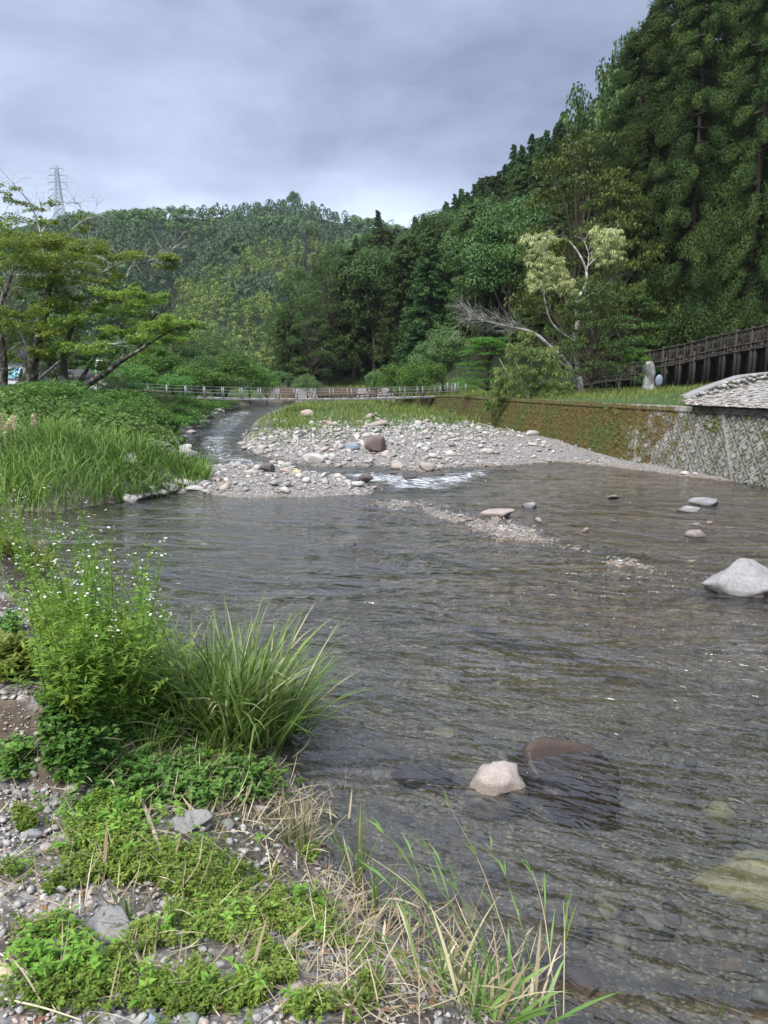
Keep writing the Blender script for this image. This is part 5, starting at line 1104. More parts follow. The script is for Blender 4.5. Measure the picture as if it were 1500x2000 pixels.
# ------------------------------------------------------------------ pylon on the far hill
pb = at(119, 452, 520.); pb[2] -= 6; Hh_ = at(115, 322, 520.)[2] - pb[2]; root = thing('power_pylon', 'tall grey lattice power pylon with many cross arms on the hill', 'pylon', pb)
def hw(z): t = z / Hh_; return 3.3 * (1 - t) ** 1.25 + .75 if t < .93 else .75 * (1 - (t - .93) / .07) + .15
mb = MB(); zs = np.linspace(0, Hh_, 20)
for a, b in zip(zs[:-1], zs[1:]):
    wa, wb = hw(a), hw(b); ca = [np.array([i * wa, j * wa, a]) for i, j in ((-1, -1), (1, -1), (1, 1), (-1, 1))]; cb = [np.array([i * wb, j * wb, b]) for i, j in ((-1, -1), (1, -1), (1, 1), (-1, 1))]
    for k in range(4):
        for p_, q_, rr in ((ca[k], cb[k], .22), (ca[k], cb[(k + 1) % 4], .14), (ca[(k + 1) % 4], cb[k], .14), (cb[k], cb[(k + 1) % 4], .13)): mb.add(*tube([p_, q_], rr, 4))
mb.obj('lattice_mast', M['pylonsteel'], root)
tips = []
for k, t in enumerate((.955, .865, .775, .685, .60, .515)):
    z = Hh_ * t; L_ = (4.6, 6.2, 6.2, 6.2, 5.6, 5.6)[k]; mb = MB()
    for s in (-1, 1):
        tip = np.array([s * L_, 0, z - .2])
        for p_ in ([s * hw(z), -.5, z], [s * hw(z), .5, z], [s * hw(z), 0, z + 2.0]): mb.add(*tube([p_, tip], .17, 4))
        mb.add(*tube([tip, tip - [0, 0, 1.6]], .18, 5)); tips.append(tip - [0, 0, 1.6])
    mb.obj('cross_arm', M['pylonsteel'], root)
root = thing('power_lines', 'thin power lines sagging away from the pylon on both sides', 'power lines', pb)
for tp in tips[1::2]:
    for e, sg in ((np.array([55., 60., -34.]), 1.), (np.array([-160., -20., 12.]), 1.)):
        tpp = tp; t = np.linspace(0, 1, 24)[:, None]; P = tpp + e * t + np.array([0, 0, -1.]) * 22 * t * (1 - t) * sg; mb = MB(); mb.add(*tube(P, .045, 3)); mb.obj('line', M['pylonsteel'], root)

# ------------------------------------------------------------------ houses behind the cherry trees
def house(name, label, px_, py_top, px2, py_bot, Y, roofh, mat, roofm, extra=None, gable=False):
    a = at(px_, py_top, Y); b = at(px2, py_bot, Y); w_ = b[0] - a[0]; cx = (a[0] + b[0]) / 2; z0 = b[2] - 1.2; hh_ = a[2] - z0; root = thing(name, label, 'house', (cx, Y + 3, z0))
    mb = MB(); mb.add(*box(0, 0, hh_ / 2, w_, 6, hh_)); mb.obj('wall', mat, root); mb = MB(); e = .5; y0, y1 = -3 - e, 3 + e; x0, x1 = -w_ / 2 - e, w_ / 2 + e
    if gable: v = [[x0, y0, hh_], [0, y0, hh_ + roofh], [x1, y0, hh_], [x0, y1, hh_], [0, y1, hh_ + roofh], [x1, y1, hh_]]; v += [[a_, b_, c_ + .15] for a_, b_, c_ in v]; q = [[6, 9, 10, 7], [7, 10, 11, 8], [0, 1, 4, 3], [1, 2, 5, 4], [0, 6, 7, 1], [1, 7, 8, 2], [3, 4, 10, 9], [4, 5, 11, 10], [0, 3, 9, 6], [2, 8, 11, 5]]; mb.add(v, q)
    else: v = [[x0, y0, hh_], [x1, y0, hh_], [x1, y1, hh_], [x0, y1, hh_], [x0 + 1.5, 0, hh_ + roofh], [x1 - 1.5, 0, hh_ + roofh]]; mb.add(v, q=[[0, 1, 5, 4], [2, 3, 4, 5], [0, 3, 2, 1]], t=[[1, 2, 5], [3, 0, 4]])
    mb.obj('roof', roofm, root)
    if gable: mb = MB(); mb.add([[-w_ / 2, -3, hh_], [w_ / 2, -3, hh_], [0, -3, hh_ + roofh * .85]], t=[[0, 1, 2]]); mb.obj('gable', mat, root)
    for fx, fz, fw, fh in (extra or ()):
        mb = MB(); mb.add(*box(fx * w_, -3.03, fz * hh_, fw, .08, fh)); o = mb.obj('window', M['window'], root); mb = MB()
        for dx_, dz_, sx_, sz_ in ((0, fh / 2, fw + .15, .08), (0, -fh / 2, fw + .15, .08), (-fw / 2, 0, .08, fh), (fw / 2, 0, .08, fh), (0, 0, .06, fh)): mb.add(*box(fx * w_ + dx_, -3.1, fz * hh_ + dz_, sx_, .06, sz_))
        mb.obj('frame', M['steel'], o)
    return root
house('white_house', 'white two storey house seen between the cherry trunks at the left', -40, 706, 52, 768, 76, 1.6, M['whitewall'], M['roof'], [(.3, .72, 1.6, 1.0), (-.1, .72, 1.6, 1.0), (.28, .28, 1.8, 1.3), (-.2, .28, 1.8, 1.3)])
house('low_building', 'long low white building behind the right cherry tree', 88, 740, 184, 772, 68, .9, M['whitewall'], M['roof'], [(.25, .6, 1.0, .6), (-.2, .6, 1.0, .6)])
house('wooden_hut', 'dark brown gabled hut above the low white building', 142, 722, 180, 745, 80, 1.0, M['woodbrown'], M['roof'], [(.1, .8, .8, .5)], True)
p0 = at(10, 740, 72); mb = MB(); q = at(24, 726, 71.5); mb.add([[q[0] - 1.0, 71.5, q[2] - .5], [q[0] + .5, 71.5, q[2] - .5], [q[0] + .4, 72.4, q[2] + .35], [q[0] - .8, 72.4, q[2] + .35], [q[0] - 1.0, 71.5, q[2] - .6], [q[0] + .5, 71.5, q[2] - .6]], [[0, 1, 2, 3], [4, 5, 1, 0]])
tag(mb.obj('blue_awning', M['bluetarp']), 'pale blue awning in front of the white house at the left edge', 'awning')
root = thing('street_lamp', 'white curved street lamp behind the right cherry tree', 'lamp', at(188, 760, 64) * [1, 1, 1]); ro = np.array(root.location); a = at(188, 712, 64); mb = MB(); mb.add(*tube(smooth_path([at(188, 772, 64), at(188, 715, 64), at(190, 707, 64), at(194, 705, 64)], 5), .06, 6)); fin(mb, 'pole', M['whitewall'], root); mb = MB(); mb.add(*box(*at(194, 704.5, 64), .45, .2, .12)); fin(mb, 'lamp_head', M['whitewall'], root, False)

# ------------------------------------------------------------------ grasses and herbs
r = np.random.default_rng(77)
def grass_field(name, label, n, x0, x1, y0, y1, mask, L0, L1, w, mat, seed=1, seg=3, lean=(.05, .6), bend=(.3, 1.3), sink=.02, clump=0.0, tintc=None):
    rg = np.random.default_rng(seed); x, y = region(n, x0, x1, y0, y1, rg)
    if clump: cx, cy = region(max(1, n // 26), x0, x1, y0, y1, rg); j = rg.integers(0, len(cx), n); x = cx[j] + rg.normal(0, clump, n); y = cy[j] + rg.normal(0, clump, n)
    h, I = height(x, y, True); px_, py_, _ = proj(x, np.maximum(y, .3), h); k = mask(x, y, h, I, px_, py_, rg); x, y, h = x[k], y[k], h[k]; n = len(x)
    lv = fbm(x * .7, y * .7, seed * 1.7, 3)
    h = np.maximum(h, 0.01) if name == 'bank_grass' else h
    mb = MB(); add_blades(mb, np.stack([x, y, h - sink], 1), rg.uniform(0, 6.28, n), rg.uniform(L0, L1, n) * (1 + 1.0 * lv), rg.uniform(*lean, n), rg.uniform(*bend, n), w * rg.uniform(.6, 1.4, n), seg, rg, np.clip(rg.uniform(.1, .9, n) + lv, 0, 1))
    return tag(mb.obj(name, M[mat]), label, name.replace('_', ' '), kind='stuff')
# mid left bank, tall reedy grass
grass_field('bank_grass', 'tall fresh green grass covering the left bank', 46000, -22, -3.6, 14.5, 27, lambda x, y, h, I, a, b, g_: (I['sl'] > -.14) & (y < 27) & (a > -150) & ~((a > 300) & (y > 20.5)) & (g_.uniform(0, 1, len(x)) < .12 + sstep(24, 19, y + 9 * fbm(x * .3, y * .3, 3.))), .4, .95, .026, 'grass', 2, 5, (.05, .75), (.7, 2.1), clump=.3)
grass_field('far_bank_grass', 'green grass along the far left bank up to the footbridge', 14000, -22, -2, 27, 75, lambda x, y, h, I, a, b, g_: (I['sl'] > .2) & (a > -60) & (I['sl'] < 9), .4, .9, .05, 'grass', 3, 3, clump=.5)
grass_field('terrace_grass', 'short sunlit grass on top of the right bank wall', 30000, 2, 24, 16, 60, lambda x, y, h, I, a, b, g_: (I['sr'] > .3) & (x > I['wx'] + .25) & (a < 1560) & ~((sdist(x, y, [(p[0], p[1]) for p in A] + [(p[0], p[1]) for p in low[::-1]]) > -.05)), .14, .34, .018, 'lightgrass', 4, 3, (.1, .8), (.3, 1.2))
grass_field('bar_grass', 'bright grass growing on the upper gravel bar under the footbridge', 16000, -9, 8, 27, 92, lambda x, y, h, I, a, b, g_: (I['sb'] > .3) & (I['sr'] < -.2) & (g_.uniform(0, 1, len(x)) < sstep(32, 42, y + 8 * fbm(x * .35, y * .35, 5.) - .35 * x)), .2, .62, .035, 'lightgrass', 5, 3, (.05, .9), (.5, 1.8), clump=.5)
grass_field('meadow_grass', 'pale grass beyond the footbridge in front of the wood', 12000, -12, 30, 60, 116, lambda x, y, h, I, a, b, g_: (I['sr'] > .3) | (I['sf'] > .4), .25, .55, .07, 'lightgrass', 6, 2)
# creepers heaped on the left bank
mb = MB(); x, y = region(2600, -20, -3, 19, 46, r); h, I = height(x, y, True); k = (I['sl'] > .7) & (fbm(x * .35, y * .35, 60., 3) > -.16 + .12 * (y < 21)) & (r.uniform(0, 1, len(x)) < sstep(16, 20, y)); x, y, h = x[k], y[k], h[k]
clump_leaves(mb, np.stack([x, y, h + .25 + .5 * r.uniform(0, 1, len(x))], 1), r.uniform(.3, .75, len(x)), 60, .13, .8, r, .6, .8, lo=-.1)
tag(mb.obj('creeper_undergrowth', M['creeper']), 'leafy kudzu creepers heaped over the left bank below the trees', 'undergrowth', kind='stuff')
# pampas plumes at the left edge
for i, (a, b, ln_) in enumerate(((10, 905, 95), (18, 905, 80), (34, 900, 75), (58, 880, 60), (5, 905, 70))):
    p = hit(a, b); s_ = p[1] / 1450.; root = thing('pampas_stalk', ('tallest cream pampas plume at the left edge', 'cream pampas plume right behind the tallest one', 'thin cream pampas plume in the middle of the group', 'drooping pale pampas plume, rightmost of the group', 'pampas plume cut by the left edge')[i], 'grass plume', p, group='pampas plumes at the left edge')
    H_ = ln_ * s_; tp = np.array([.12 * (i - 2), 0, H_]); mb = MB(); mb.add(*tube([[0, 0, 0], tp * .6, tp], [.008, .006, .003], 4)); mb.obj('stalk', M['dry'], root)
    mb = MB(); m_ = 120; t = r.uniform(.72, 1.06, m_); P = tp * t[:, None]; D = rdir(m_, r) * .5 + [.5 if i == 3 else -.1, 0, .5]; V, T = leafs(P, D, .16 * r.uniform(.6, 1.2, m_), .022, r, .35); mb.add(V, t=T, tint=.6); mb.obj('plume', M['plume'], root)

# ---- the near bank
def near_tuft(name, label, spots, n, L0, L1, w, rad, mat='reed', lean=(.03, .75), bend=(.3, 1.5), seed=1, azc=None, cat='grass tuft', seg=7, dryf=.06, lean_az=None):
    rg = np.random.default_rng(seed); c0 = hit(*spots[0]); root = thing(name, label, cat, c0); B = []
    for a, b in spots: B.append(hit(a, b))
    B = np.array(B); j = rg.integers(0, len(B), n); base = B[j] + np.concatenate([rg.normal(0, rad, (n, 2)), np.full((n, 1), -.02)], 1); az = rg.uniform(0, 6.283, n) if azc is None else rg.normal(azc[0], azc[1], n)
    d_ = np.arctan2(base[:, 1] - B[j][:, 1], base[:, 0] - B[j][:, 0]); az = np.where(rg.uniform(0, 1, n) < .5, d_, az) if azc is None else az
    q = rg.uniform(0, 1, n); base = base - c0; mb = MB(); k = rg.uniform(0, 1, n) > dryf
    def sub(k, m, nm):
        mb = MB(); add_blades(mb, base[k], az[k], (L0 + (L1 - L0) * rg.uniform(0, 1, n) ** 1.3)[k], (lean[0] + (lean[1] - lean[0]) * q)[k], rg.uniform(*bend, n)[k], (w * rg.uniform(.6, 1.3, n))[k], seg, rg, rg.uniform(.05, .95, n)[k]); return mb.obj(nm, m, root)
    sub(k, M[mat], 'blades')
    if (~k).any(): sub(~k, M['dry'], 'dry_blades')
    return root
near_tuft('grass_tuft', 'large arching clump of long green grass at the water edge', [(440, 1440), (470, 1460), (500, 1475), (455, 1475), (520, 1440), (485, 1430)], 620, .40, 1.15, .020, .085, lean=(.01, .62), bend=(.15, 2.0), seed=3, dryf=.03)
near_tuft('grass_tuft', 'lower fringe of arching grass right of the big clump, hanging over the water', [(545, 1440), (530, 1410), (560, 1420)], 230, .35, .85, .017, .08, lean=(.2, .9), bend=(.4, 1.6), seed=4)
near_tuft('grass_tuft', 'grass clump left of the big clump among the flowering weeds', [(370, 1440), (400, 1400), (350, 1400), (400, 1460)], 260, .35, .9, .018, .1, lean=(.05, .9), bend=(.2, 1.6), seed=5)
near_tuft('grass_tuft', 'few tall upright grass blades rising behind the flowering weeds', [(285, 1290), (275, 1300)], 30, .4, .75, .018, .05, lean=(0, .3), bend=(0, .5), seed=6)
near_tuft('grass_tuft', 'brown based tuft of short green blades standing in the water edge', [(585, 1640), (600, 1655), (570, 1650)], 150, .12, .34, .006, .035, lean=(.0, .6), bend=(.1, 1.0), seed=7, dryf=.55)
near_tuft('grass_tuft', 'yellow green fine tuft in the straw left of the big clump', [(285, 1490), (290, 1485)], 110, .12, .3, .004, .03, mat='weed', lean=(0, .9), bend=(.2, 1.2), seed=8)
near_tuft('reed_shoot', 'upright reed with several green leaves at the water edge', [(697, 1740), (700, 1745)], 16, .25, .58, .014, .012, lean=(0, .45), bend=(0, .9), seed=9, cat='reed')
near_tuft('reed_shoot', 'slender reed just right of the upright one', [(740, 1790), (735, 1800)], 10, .25, .5, .010, .01, lean=(0, .5), bend=(0, .8), seed=10, cat='reed')
near_tuft('grass_tuft', 'single green grass shoot in the clover, left of the middle', [(250, 1800), (255, 1810)], 9, .1, .26, .010, .012, lean=(0, .3), bend=(0, .4), seed=11)
near_tuft('grass_tuft', 'small grass shoots beside the pale stalk in the clover', [(335, 1830), (332, 1815)], 8, .1, .24, .008, .012, lean=(0, .4), bend=(0, .4), seed=12)
near_tuft('reed_shoot', 'lone reed shoot rising from the water near the bottom right', [(1392, 2010)], 5, .12, .25, .007, .006, lean=(0, .4), bend=(0, .4), seed=13, cat='reed')
near_tuft('grass_tuft', 'broad leaved reed tuft at the bottom edge beside the water', [(1000, 1990), (1040, 2000), (960, 1985)], 60, .16, .4, .016, .04, lean=(0, 1.1), bend=(.2, 1.2), seed=14, dryf=.35)
near_tuft('grass_tuft', 'mixed green and straw reed tuft below the leaning reeds', [(880, 1950), (840, 1930), (910, 1975)], 80, .16, .42, .012, .05, lean=(.1, 1.2), bend=(.2, 1.0), seed=15, dryf=.35)
# reeds leaning out over the water, green and straw
rg = np.random.default_rng(91); RL = [((1010, 1990), (740, 1620)), ((1040, 2010), (880, 1580)), ((1060, 1990), (960, 1660)), ((980, 1980), (700, 1660)), ((930, 1960), (640, 1640)), ((1090, 2020), (1040, 1700)), ((1000, 2000), (820, 1640)), ((1100, 2000), (1100, 1760)), ((900, 1960), (760, 1640))]
RLL = ['longest reed leaning far out to the upper left over the water', 'tall reed with a green tip leaning over the open water', 'jointed reed leaning over the water with a yellow leaf', 'thin reed lying low across the shallow water', 'thin straw reed trailing along the bank edge', 'reed with upright green tip right of the leaning group', 'forked reed in the middle of the leaning group', 'short reed at the right end of the leaning group', 'straw coloured reed crossing the others']
for i, ((a, b), (c, d)) in enumerate(RL):
    P0 = hit(a, b); tip = at(c, d, 3.0 + .9 * rg.uniform()); tip = gp(c, d, rg.uniform(.12, .3)); root = thing('leaning_reed', RLL[i], 'reed', P0, group='reeds leaning over the water'); mid = (P0 + tip) / 2 + [0, 0, .12]
    Pp = smooth_path(np.array([P0, mid, tip]), 6) - P0; mb = MB(); mb.add(*tube(Pp, np.linspace(.004, .0012, len(Pp)), 5), tint=.5); mb.obj('stem', M['dry'] if i % 2 else M['reed'], root)
    mb = MB(); m_ = 7; idx = rg.integers(4, len(Pp), m_); D = unit(Pp[idx] - Pp[idx - 2]) + .35 * rdir(m_, rg); V, T = leafs(Pp[idx], D, rg.uniform(.12, .28, m_), rg.uniform(.008, .014, m_), rg, .15, .15); mb.add(V, t=T, tint=np.repeat(rg.uniform(.3, 1, m_), 4)); mb.obj('leaves', M['reed'], root)
# straw: dry blades matted along the water edge
mb = MB(); pts = []
for (a0, b0), (a1, b1), n_, sp in (((430, 1500), (620, 1640), 420, 34), ((300, 1560), (560, 1600), 300, 40), ((620, 1760), (1000, 1960), 520, 38), ((330, 1680), (345, 1760), 14, 6), ((540, 1700), (740, 1860), 160, 40), ((560, 1880), (800, 1990), 190, 44), ((180, 1500), (420, 1640), 160, 50), ((0, 1880), (200, 2000), 34, 60), ((60, 1200), (200, 1400), 50, 40), ((60, 1650), (560, 1900), 420, 110), ((250, 1500), (520, 1520), 380, 34), ((330, 1440), (500, 1480), 120, 30)):
    t = rg.uniform(0, 1, n_); p = hits(a0 + (a1 - a0) * t + rg.normal(0, sp, n_), b0 + (b1 - b0) * t + rg.normal(0, sp * .7, n_)); p[:, 2] = np.maximum(p[:, 2], 0) + .012; pts.append(p)
pts = np.concatenate(pts); n = len(pts); add_blades(mb, pts, rg.uniform(0, 6.28, n), rg.uniform(.05, .26, n), rg.uniform(.8, 1.5, n), rg.uniform(-1.2, 1.3, n), rg.uniform(.002, .008, n) * (1 + (rg.uniform(0, 1, n) < .06) * 1.5), 5, rg, rg.uniform(0, 1, n) ** 1.4)
tag(mb.obj('dry_straw', M['dry']), 'bleached dry grass stalks matted along the water edge', 'straw', kind='stuff')
for i, (pp_, lab) in enumerate((([(575, 1672 - 80), (640, 1640), (705, 1740)], ''), ([(270, 1560), (300, 1640), (335, 1740)], 'broad folded dead reed leaf lying through the middle of the clover'), ([(-10, 1870), (60, 1930), (115, 2000)], 'long bent dry stalk at the bottom left corner'), ([(270, 1890), (370, 1935), (430, 2000)], 'long pale dry stalk curving through the clover at the bottom'),
                              ([(-10, 1960), (80, 1990), (160, 2010)], 'dry stalk lying along the bottom left edge'), ([(560, 1760), (620, 1830), (700, 1960)], 'long straw stalk lying along the bank above the water'), ([(240, 1650), (335, 1590), (400, 1620)], 'thin dry stalk bent over the flat rock'))):
    if not lab: continue
    P = np.array([hit(a, b) + [0, 0, .02 + .02 * (k == 1)] for k, (a, b) in enumerate(pp_)]); P = smooth_path(P, 6); mb = MB(); wv = .013 if i == 1 else .0045
    c0 = P[0].copy(); mb.add(*tube(P - c0, np.linspace(wv, wv * .5, len(P)), 5), tint=.9); o = mb.obj('dry_stalk', M['dry'], loc=tuple(c0)); tag(o, lab, 'stalk')
# dead leaves
mb = MB(); P = np.array([hit(rg.uniform(560, 860), rg.uniform(1820, 1990)) for k in range(60)] + [hit(rg.uniform(0, 500), rg.uniform(1600, 2000)) for k in range(50)]); P[:, 2] = np.maximum(P[:, 2], 0) + .01
V, T = leafs(P, rdir(110, rg) * [1, 1, .15], rg.uniform(.02, .06, 110), rg.uniform(.012, .025, 110), rg, .05); mb.add(V, t=T, tint=np.repeat(rg.uniform(0, 1, 110), 4)); tag(mb.obj('fallen_leaves', M['dead']), 'curled brown dead leaves among straw and clover on the near bank', 'leaves', kind='stuff')

# clover and small weeds: low leafy sprigs covering the ground in patches
def sprigs(name, label, P, mat, rg, hgt=(.03, .09), nl=9, Lf=.022, wf=.5, tint0=.5, spread=.6, kind='stuff'):
    n = len(P); mb = MB(); H_ = rg.uniform(*hgt, n); ln_ = rg.normal(0, .35, (n, 2))
    idx = np.repeat(np.arange(n), nl); t = rg.uniform(.25, 1, n * nl); a = rg.uniform(0, 6.283, n * nl)
    B = P[idx] + np.stack([ln_[idx, 0] * H_[idx] * t, ln_[idx, 1] * H_[idx] * t, H_[idx] * t], 1)
    D = np.stack([np.cos(a), np.sin(a), rg.uniform(-.1, spread, n * nl)], 1); V, T = leafs(B, D, Lf * rg.uniform(.6, 1.4, n * nl), Lf * wf * rg.uniform(.8, 1.2, n * nl), rg, .12, .2)
    tv = np.clip(tint0 + fbm(P[:, 0] * 3, P[:, 1] * 3, 7., 3) * 1.2 + rg.normal(0, .12, n), 0, 1); mb.add(V, t=T, tint=np.repeat(np.clip(tv[idx] + rg.normal(0, .1, n * nl), 0, 1), 4)); return tag(mb.obj(name, M[mat]), label, name.replace('_', ' '), kind=kind)
def patch_pts(lst, rg, zmin=-.01, thin=-9):
    out = []
    for cx, cy, w_, h_, n_ in lst:
        a = rg.normal(0, .42, n_); b = rg.normal(0, .42, n_); out.append(np.stack([cx + a * w_, cy + b * h_], 1))
    out = np.concatenate(out); out = hits(out[:, 0], out[:, 1]); out = out[fbm(out[:, 0] * 5, out[:, 1] * 5, 17., 3) > thin]; return out[out[:, 2] > zmin]
PT = [(200, 1650, 90, 40, 330), (210, 1590, 60, 25, 120), (40, 1620, 40, 50, 110), (250, 1720, 120, 40, 420), (380, 1740, 120, 60, 420), (470, 1800, 140, 70, 620), (560, 1880, 140, 70, 460), (420, 1950, 160, 50, 480), (600, 1700, 60, 30, 150), (150, 1760, 80, 40, 130), (560, 1960, 100, 40, 230), (90, 1830, 80, 30, 60), (180, 1920, 100, 60, 190), (260, 1860, 80, 50, 150), (620, 1800, 60, 60, 190), (330, 1680, 100, 30, 170), (700, 1950, 60, 40, 60), (20, 1720, 30, 30, 30), (30, 1540, 40, 20, 30), (90, 1960, 80, 30, 60)]
sprigs('clover_patch', 'bright yellow green clover and small weeds spreading over the near gravel', patch_pts([(a_, b_, c_ * 1.15, d_ * 1.2, int(n_ * 1.6)) for a_, b_, c_, d_, n_ in PT], rg, thin=-.03), 'weed', rg, (.012, .075), 10, .021, .5, .45)
PT = [(150, 1490, 80, 50, 330), (120, 1400, 40, 30, 60), (330, 1460, 60, 30, 90), (30, 1510, 30, 30, 50), (200, 1440, 70, 60, 210), (20, 1300, 40, 40, 130), (20, 1240, 30, 20, 40), (300, 1420, 90, 50, 150), (420, 1560, 120, 30, 160), (300, 1540, 160, 40, 260), (480, 1540, 90, 40, 160)]
sprigs('scarp_creeper', 'three lobed green creeping weeds over the small scarp at the left', patch_pts(PT, rg), 'creeper', rg, (.03, .14), 13, .042, .55, .6)
PT = [(210, 1300, 70, 60, 260), (300, 1330, 90, 50, 420), (160, 1380, 60, 60, 220), (380, 1360, 80, 60, 420), (250, 1400, 90, 50, 260), (120, 1250, 50, 50, 130), (440, 1400, 80, 50, 260), (330, 1270, 50, 30, 160)]
sprigs('mixed_weeds', 'tangled leafy weeds between the flowering plants and the grass clump', patch_pts(PT, rg, .0), 'fleabane', rg, (.15, .42), 26, .055, .28, .75, .9)
PT = [(25, 1320, 40, 35, 110), (40, 1080, 60, 20, 160), (20, 1040, 60, 30, 160), (90, 1110, 40, 14, 90)]
sprigs('bank_moss_weeds', 'yellow green weeds around the white rocks at the left edge', patch_pts(PT, rg, .0), 'weed', rg, (.05, .22), 20, .05, .4, .7, .9)
# thin dark roots and twigs hanging from the scarp
mb = MB()
for k in range(90):
    p = hit(rg.uniform(-10, 170), rg.uniform(1300, 1500)); d = unit(np.array([rg.normal(), rg.normal(), -.2])); mb.add(*tube([p + [0, 0, .03], p + d * .06 + [0, 0, .04], p + d * .14], [.002, .0015, .0008], 3), tint=rg.uniform())
tag(mb.obj('scarp_roots', M['dry']), 'thin dry roots and twigs on the bare scarp', 'roots', kind='stuff')

PT = [(240, 1620, 260, 80, 130), (480, 1880, 240, 110, 200), (120, 1900, 120, 80, 70), (350, 1500, 200, 50, 260), (60, 1150, 60, 60, 60), (640, 1740, 60, 60, 120)]
sprigs('broadleaf_weeds', 'larger leaved green weeds scattered among the clover', patch_pts(PT, rg, thin=.02), 'fleabane', rg, (.03, .13), 9, .036, .42, .5)
PT = [(330, 1760, 300, 200, 900), (150, 1640, 160, 80, 260), (600, 1900, 160, 80, 420)]
P = patch_pts(PT, rg, thin=.0); n = len(P); mb = MB(); add_blades(mb, P, rg.uniform(0, 6.28, n), rg.uniform(.03, .13, n), rg.uniform(.1, .9, n), rg.uniform(.2, 1.4, n), rg.uniform(.002, .005, n), 4, rg, rg.uniform(.2, 1, n)); tag(mb.obj('short_grass', M['grass']), 'short fine grass coming up through the clover and gravel', 'grass', kind='stuff')
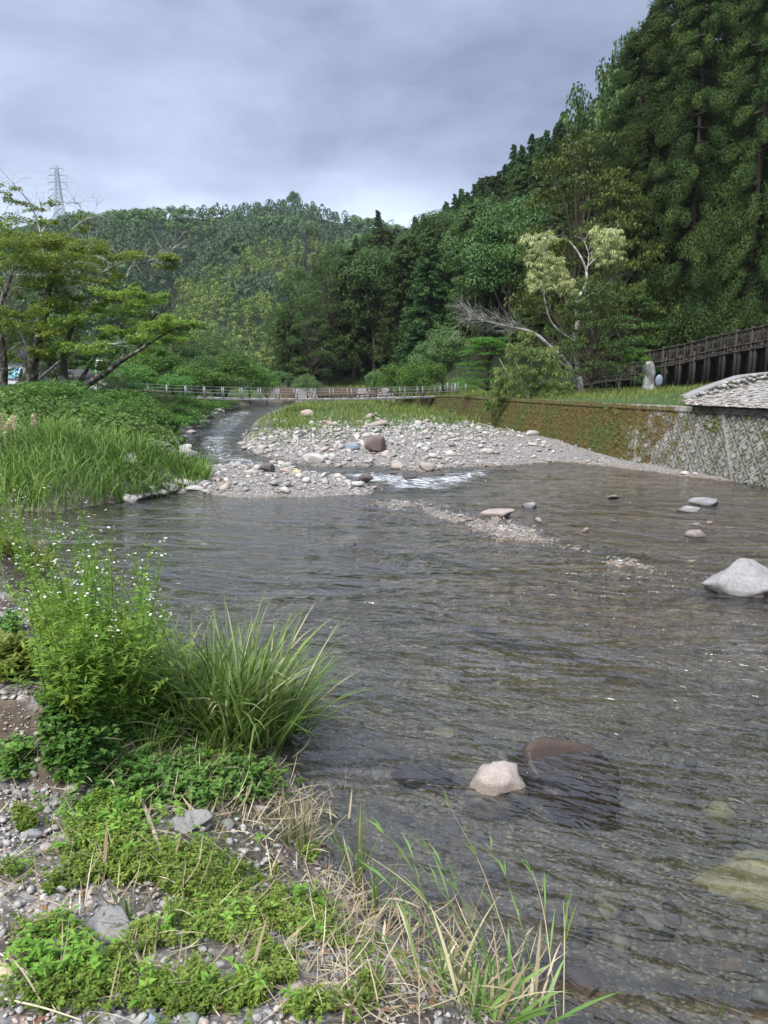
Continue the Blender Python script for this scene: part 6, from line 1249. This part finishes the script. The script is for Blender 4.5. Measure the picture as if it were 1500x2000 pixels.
# flowering fleabane
def fleabane(seed, H):
    rg = np.random.default_rng(seed); st = MB(); lf = MB(); fl = MB(); ce = MB(); bend = rg.normal(0, .06, 2); t = np.linspace(0, 1, 8); P = np.stack([bend[0] * t ** 2 * H, bend[1] * t ** 2 * H, t * H], 1); st.add(*tube(P, np.linspace(.0045, .002, 8), 5), tint=.4)
    m_ = 78; tt = rg.uniform(.06, .97, m_) ** .9; B = np.stack([np.interp(tt, t, P[:, j]) for j in range(3)], 1); a = rg.uniform(0, 6.283, m_); L_ = (.095 - .065 * tt) * rg.uniform(.7, 1.3, m_)
    D = np.stack([np.cos(a), np.sin(a), rg.uniform(.1, .9, m_)], 1); V, T = leafs(B, D, L_, L_ * .26, rg, .22, .2); lf.add(V, t=T, tint=np.repeat(rg.uniform(.2, .95, m_), 4))
    nb = 7
    for k in range(nb):
        t0 = rg.uniform(.62, .97); b0 = np.array([np.interp(t0, t, P[:, j]) for j in range(3)]); a = rg.uniform(0, 6.283); l = rg.uniform(.08, .22) * (1.25 - t0 * .4); e = b0 + np.array([math.cos(a) * l * .6, math.sin(a) * l * .6, l * .95]); st.add(*tube([b0, (b0 + e) / 2 + [0, 0, -.01], e], [.0018, .0014, .001], 4), tint=.6)
        V, T = leafs(np.repeat(b0[None] + (e - b0) * .5, 3, 0), rdir(3, rg) * [1, 1, .3], .035, .008, rg, .1); lf.add(V, t=T, tint=.7)
        for q in range(max(0, int(rg.integers(-1, 4)))):
            c = e + np.array([rg.normal(0, .018), rg.normal(0, .018), rg.uniform(0, .022)]); R_ = rg.uniform(.006, .0095); nrm_ = unit(np.array([rg.normal(0, .3), rg.normal(0, .3), 1])); u_ = unit(np.cross(nrm_, [1, 0, .2])); w_ = np.cross(nrm_, u_); st.add(*tube([e - [0, 0, .01], c], [.0009, .0008], 3), tint=.6)
            an = np.arange(10) * .6283; ring = c + R_ * (np.cos(an)[:, None] * u_ + np.sin(an)[:, None] * w_) + nrm_ * .0015; fl.add(np.concatenate([[c], ring]), t=[[0, 1 + i, 1 + (i + 1) % 10] for i in range(10)], tint=.9)
            ring = c + nrm_ * .0022 + R_ * .36 * (np.cos(an[::2])[:, None] * u_ + np.sin(an[::2])[:, None] * w_); fl.add(np.concatenate([[c + nrm_ * .004], ring]), t=[[0, 1 + i, 1 + (i + 1) % 5] for i in range(5)], mat=1)
    return st.mesh('stem', M['fleabane'], True), lf.mesh('leaves', M['fleabane']), fl.mesh('blossom', [M['petal'], M['yellowdot']]), None
FB = [fleabane(500 + k, H) for k, H in enumerate((.95, 1.05, .8, .9, 1.0, .7))]
def fb_at(p, sc_, lean, v, rg, label='leafy fleabane stem with small white daisies in the crowded stand at the left', group='fleabane stems of the near bank'):
    root = thing('fleabane', label, 'wildflower', p, float(rg.uniform(0, 6.28)), group, (sc_,) * 3); root.rotation_euler[0] = float(lean[0]); root.rotation_euler[1] = float(lean[1]); s, l, f, c = FB[v]; link('stem', s, root); link('leaves', l, root); link('blossom', f, root); return root
for k in range(58):
    a = np.clip(rg.normal(200, 65), 95, 330); b = rg.uniform(1290, 1470) if k % 3 else rg.uniform(1220, 1340); b = max(b, 1150 + (a > 200) * 60 + (a - 100) * .5); p = hit(a, b)
    if p[2] < .02: continue
    w_ = 'by the bare scarp at the left' if a < 150 else ('in the thick of the stand' if a < 240 else 'beside the grass clump')
    fb_at(p, rg.uniform(.7, 1.0), (rg.normal(0, .12), rg.normal(.04, .14)), int(rg.integers(6)), rg, 'leafy fleabane with small white daisies ' + w_, 'fleabane stems ' + w_)
for k in range(46):
    p = hit(rg.uniform(-60, 170), rg.uniform(1040, 1150)); 
    if p[2] > .03: fb_at(p, rg.uniform(.6, .95), (rg.normal(0, .12), rg.normal(0, .12)), int(rg.integers(6)), rg, 'fleabane stem with white daisies farther back by the water at the left', 'fleabane stems by the inlet')

# ------------------------------------------------------------------ air
s = NT('valley_air'); pv = s.n('ShaderNodeVolumePrincipled'); pv.inputs['Color'].default_value = (.80, .88, 1.0, 1); pv.inputs['Density'].default_value = .00010; pv.inputs['Anisotropy'].default_value = .2
s.l(pv.outputs[0], s.out.inputs[1]); mb = MB(); mb.add(*box(0, 0, 90, 1960, 1960, 185)); hzo = mb.obj('haze', s.m); tag(hzo, kind='stuff'); hzo['label'] = 'thin pale summer haze between the hills'
sc.cycles.volume_bounces = 0; sc.cycles.volume_max_steps = 16
print('STATS', len(bpy.data.objects), sum(len(m.polygons) for m in bpy.data.meshes))
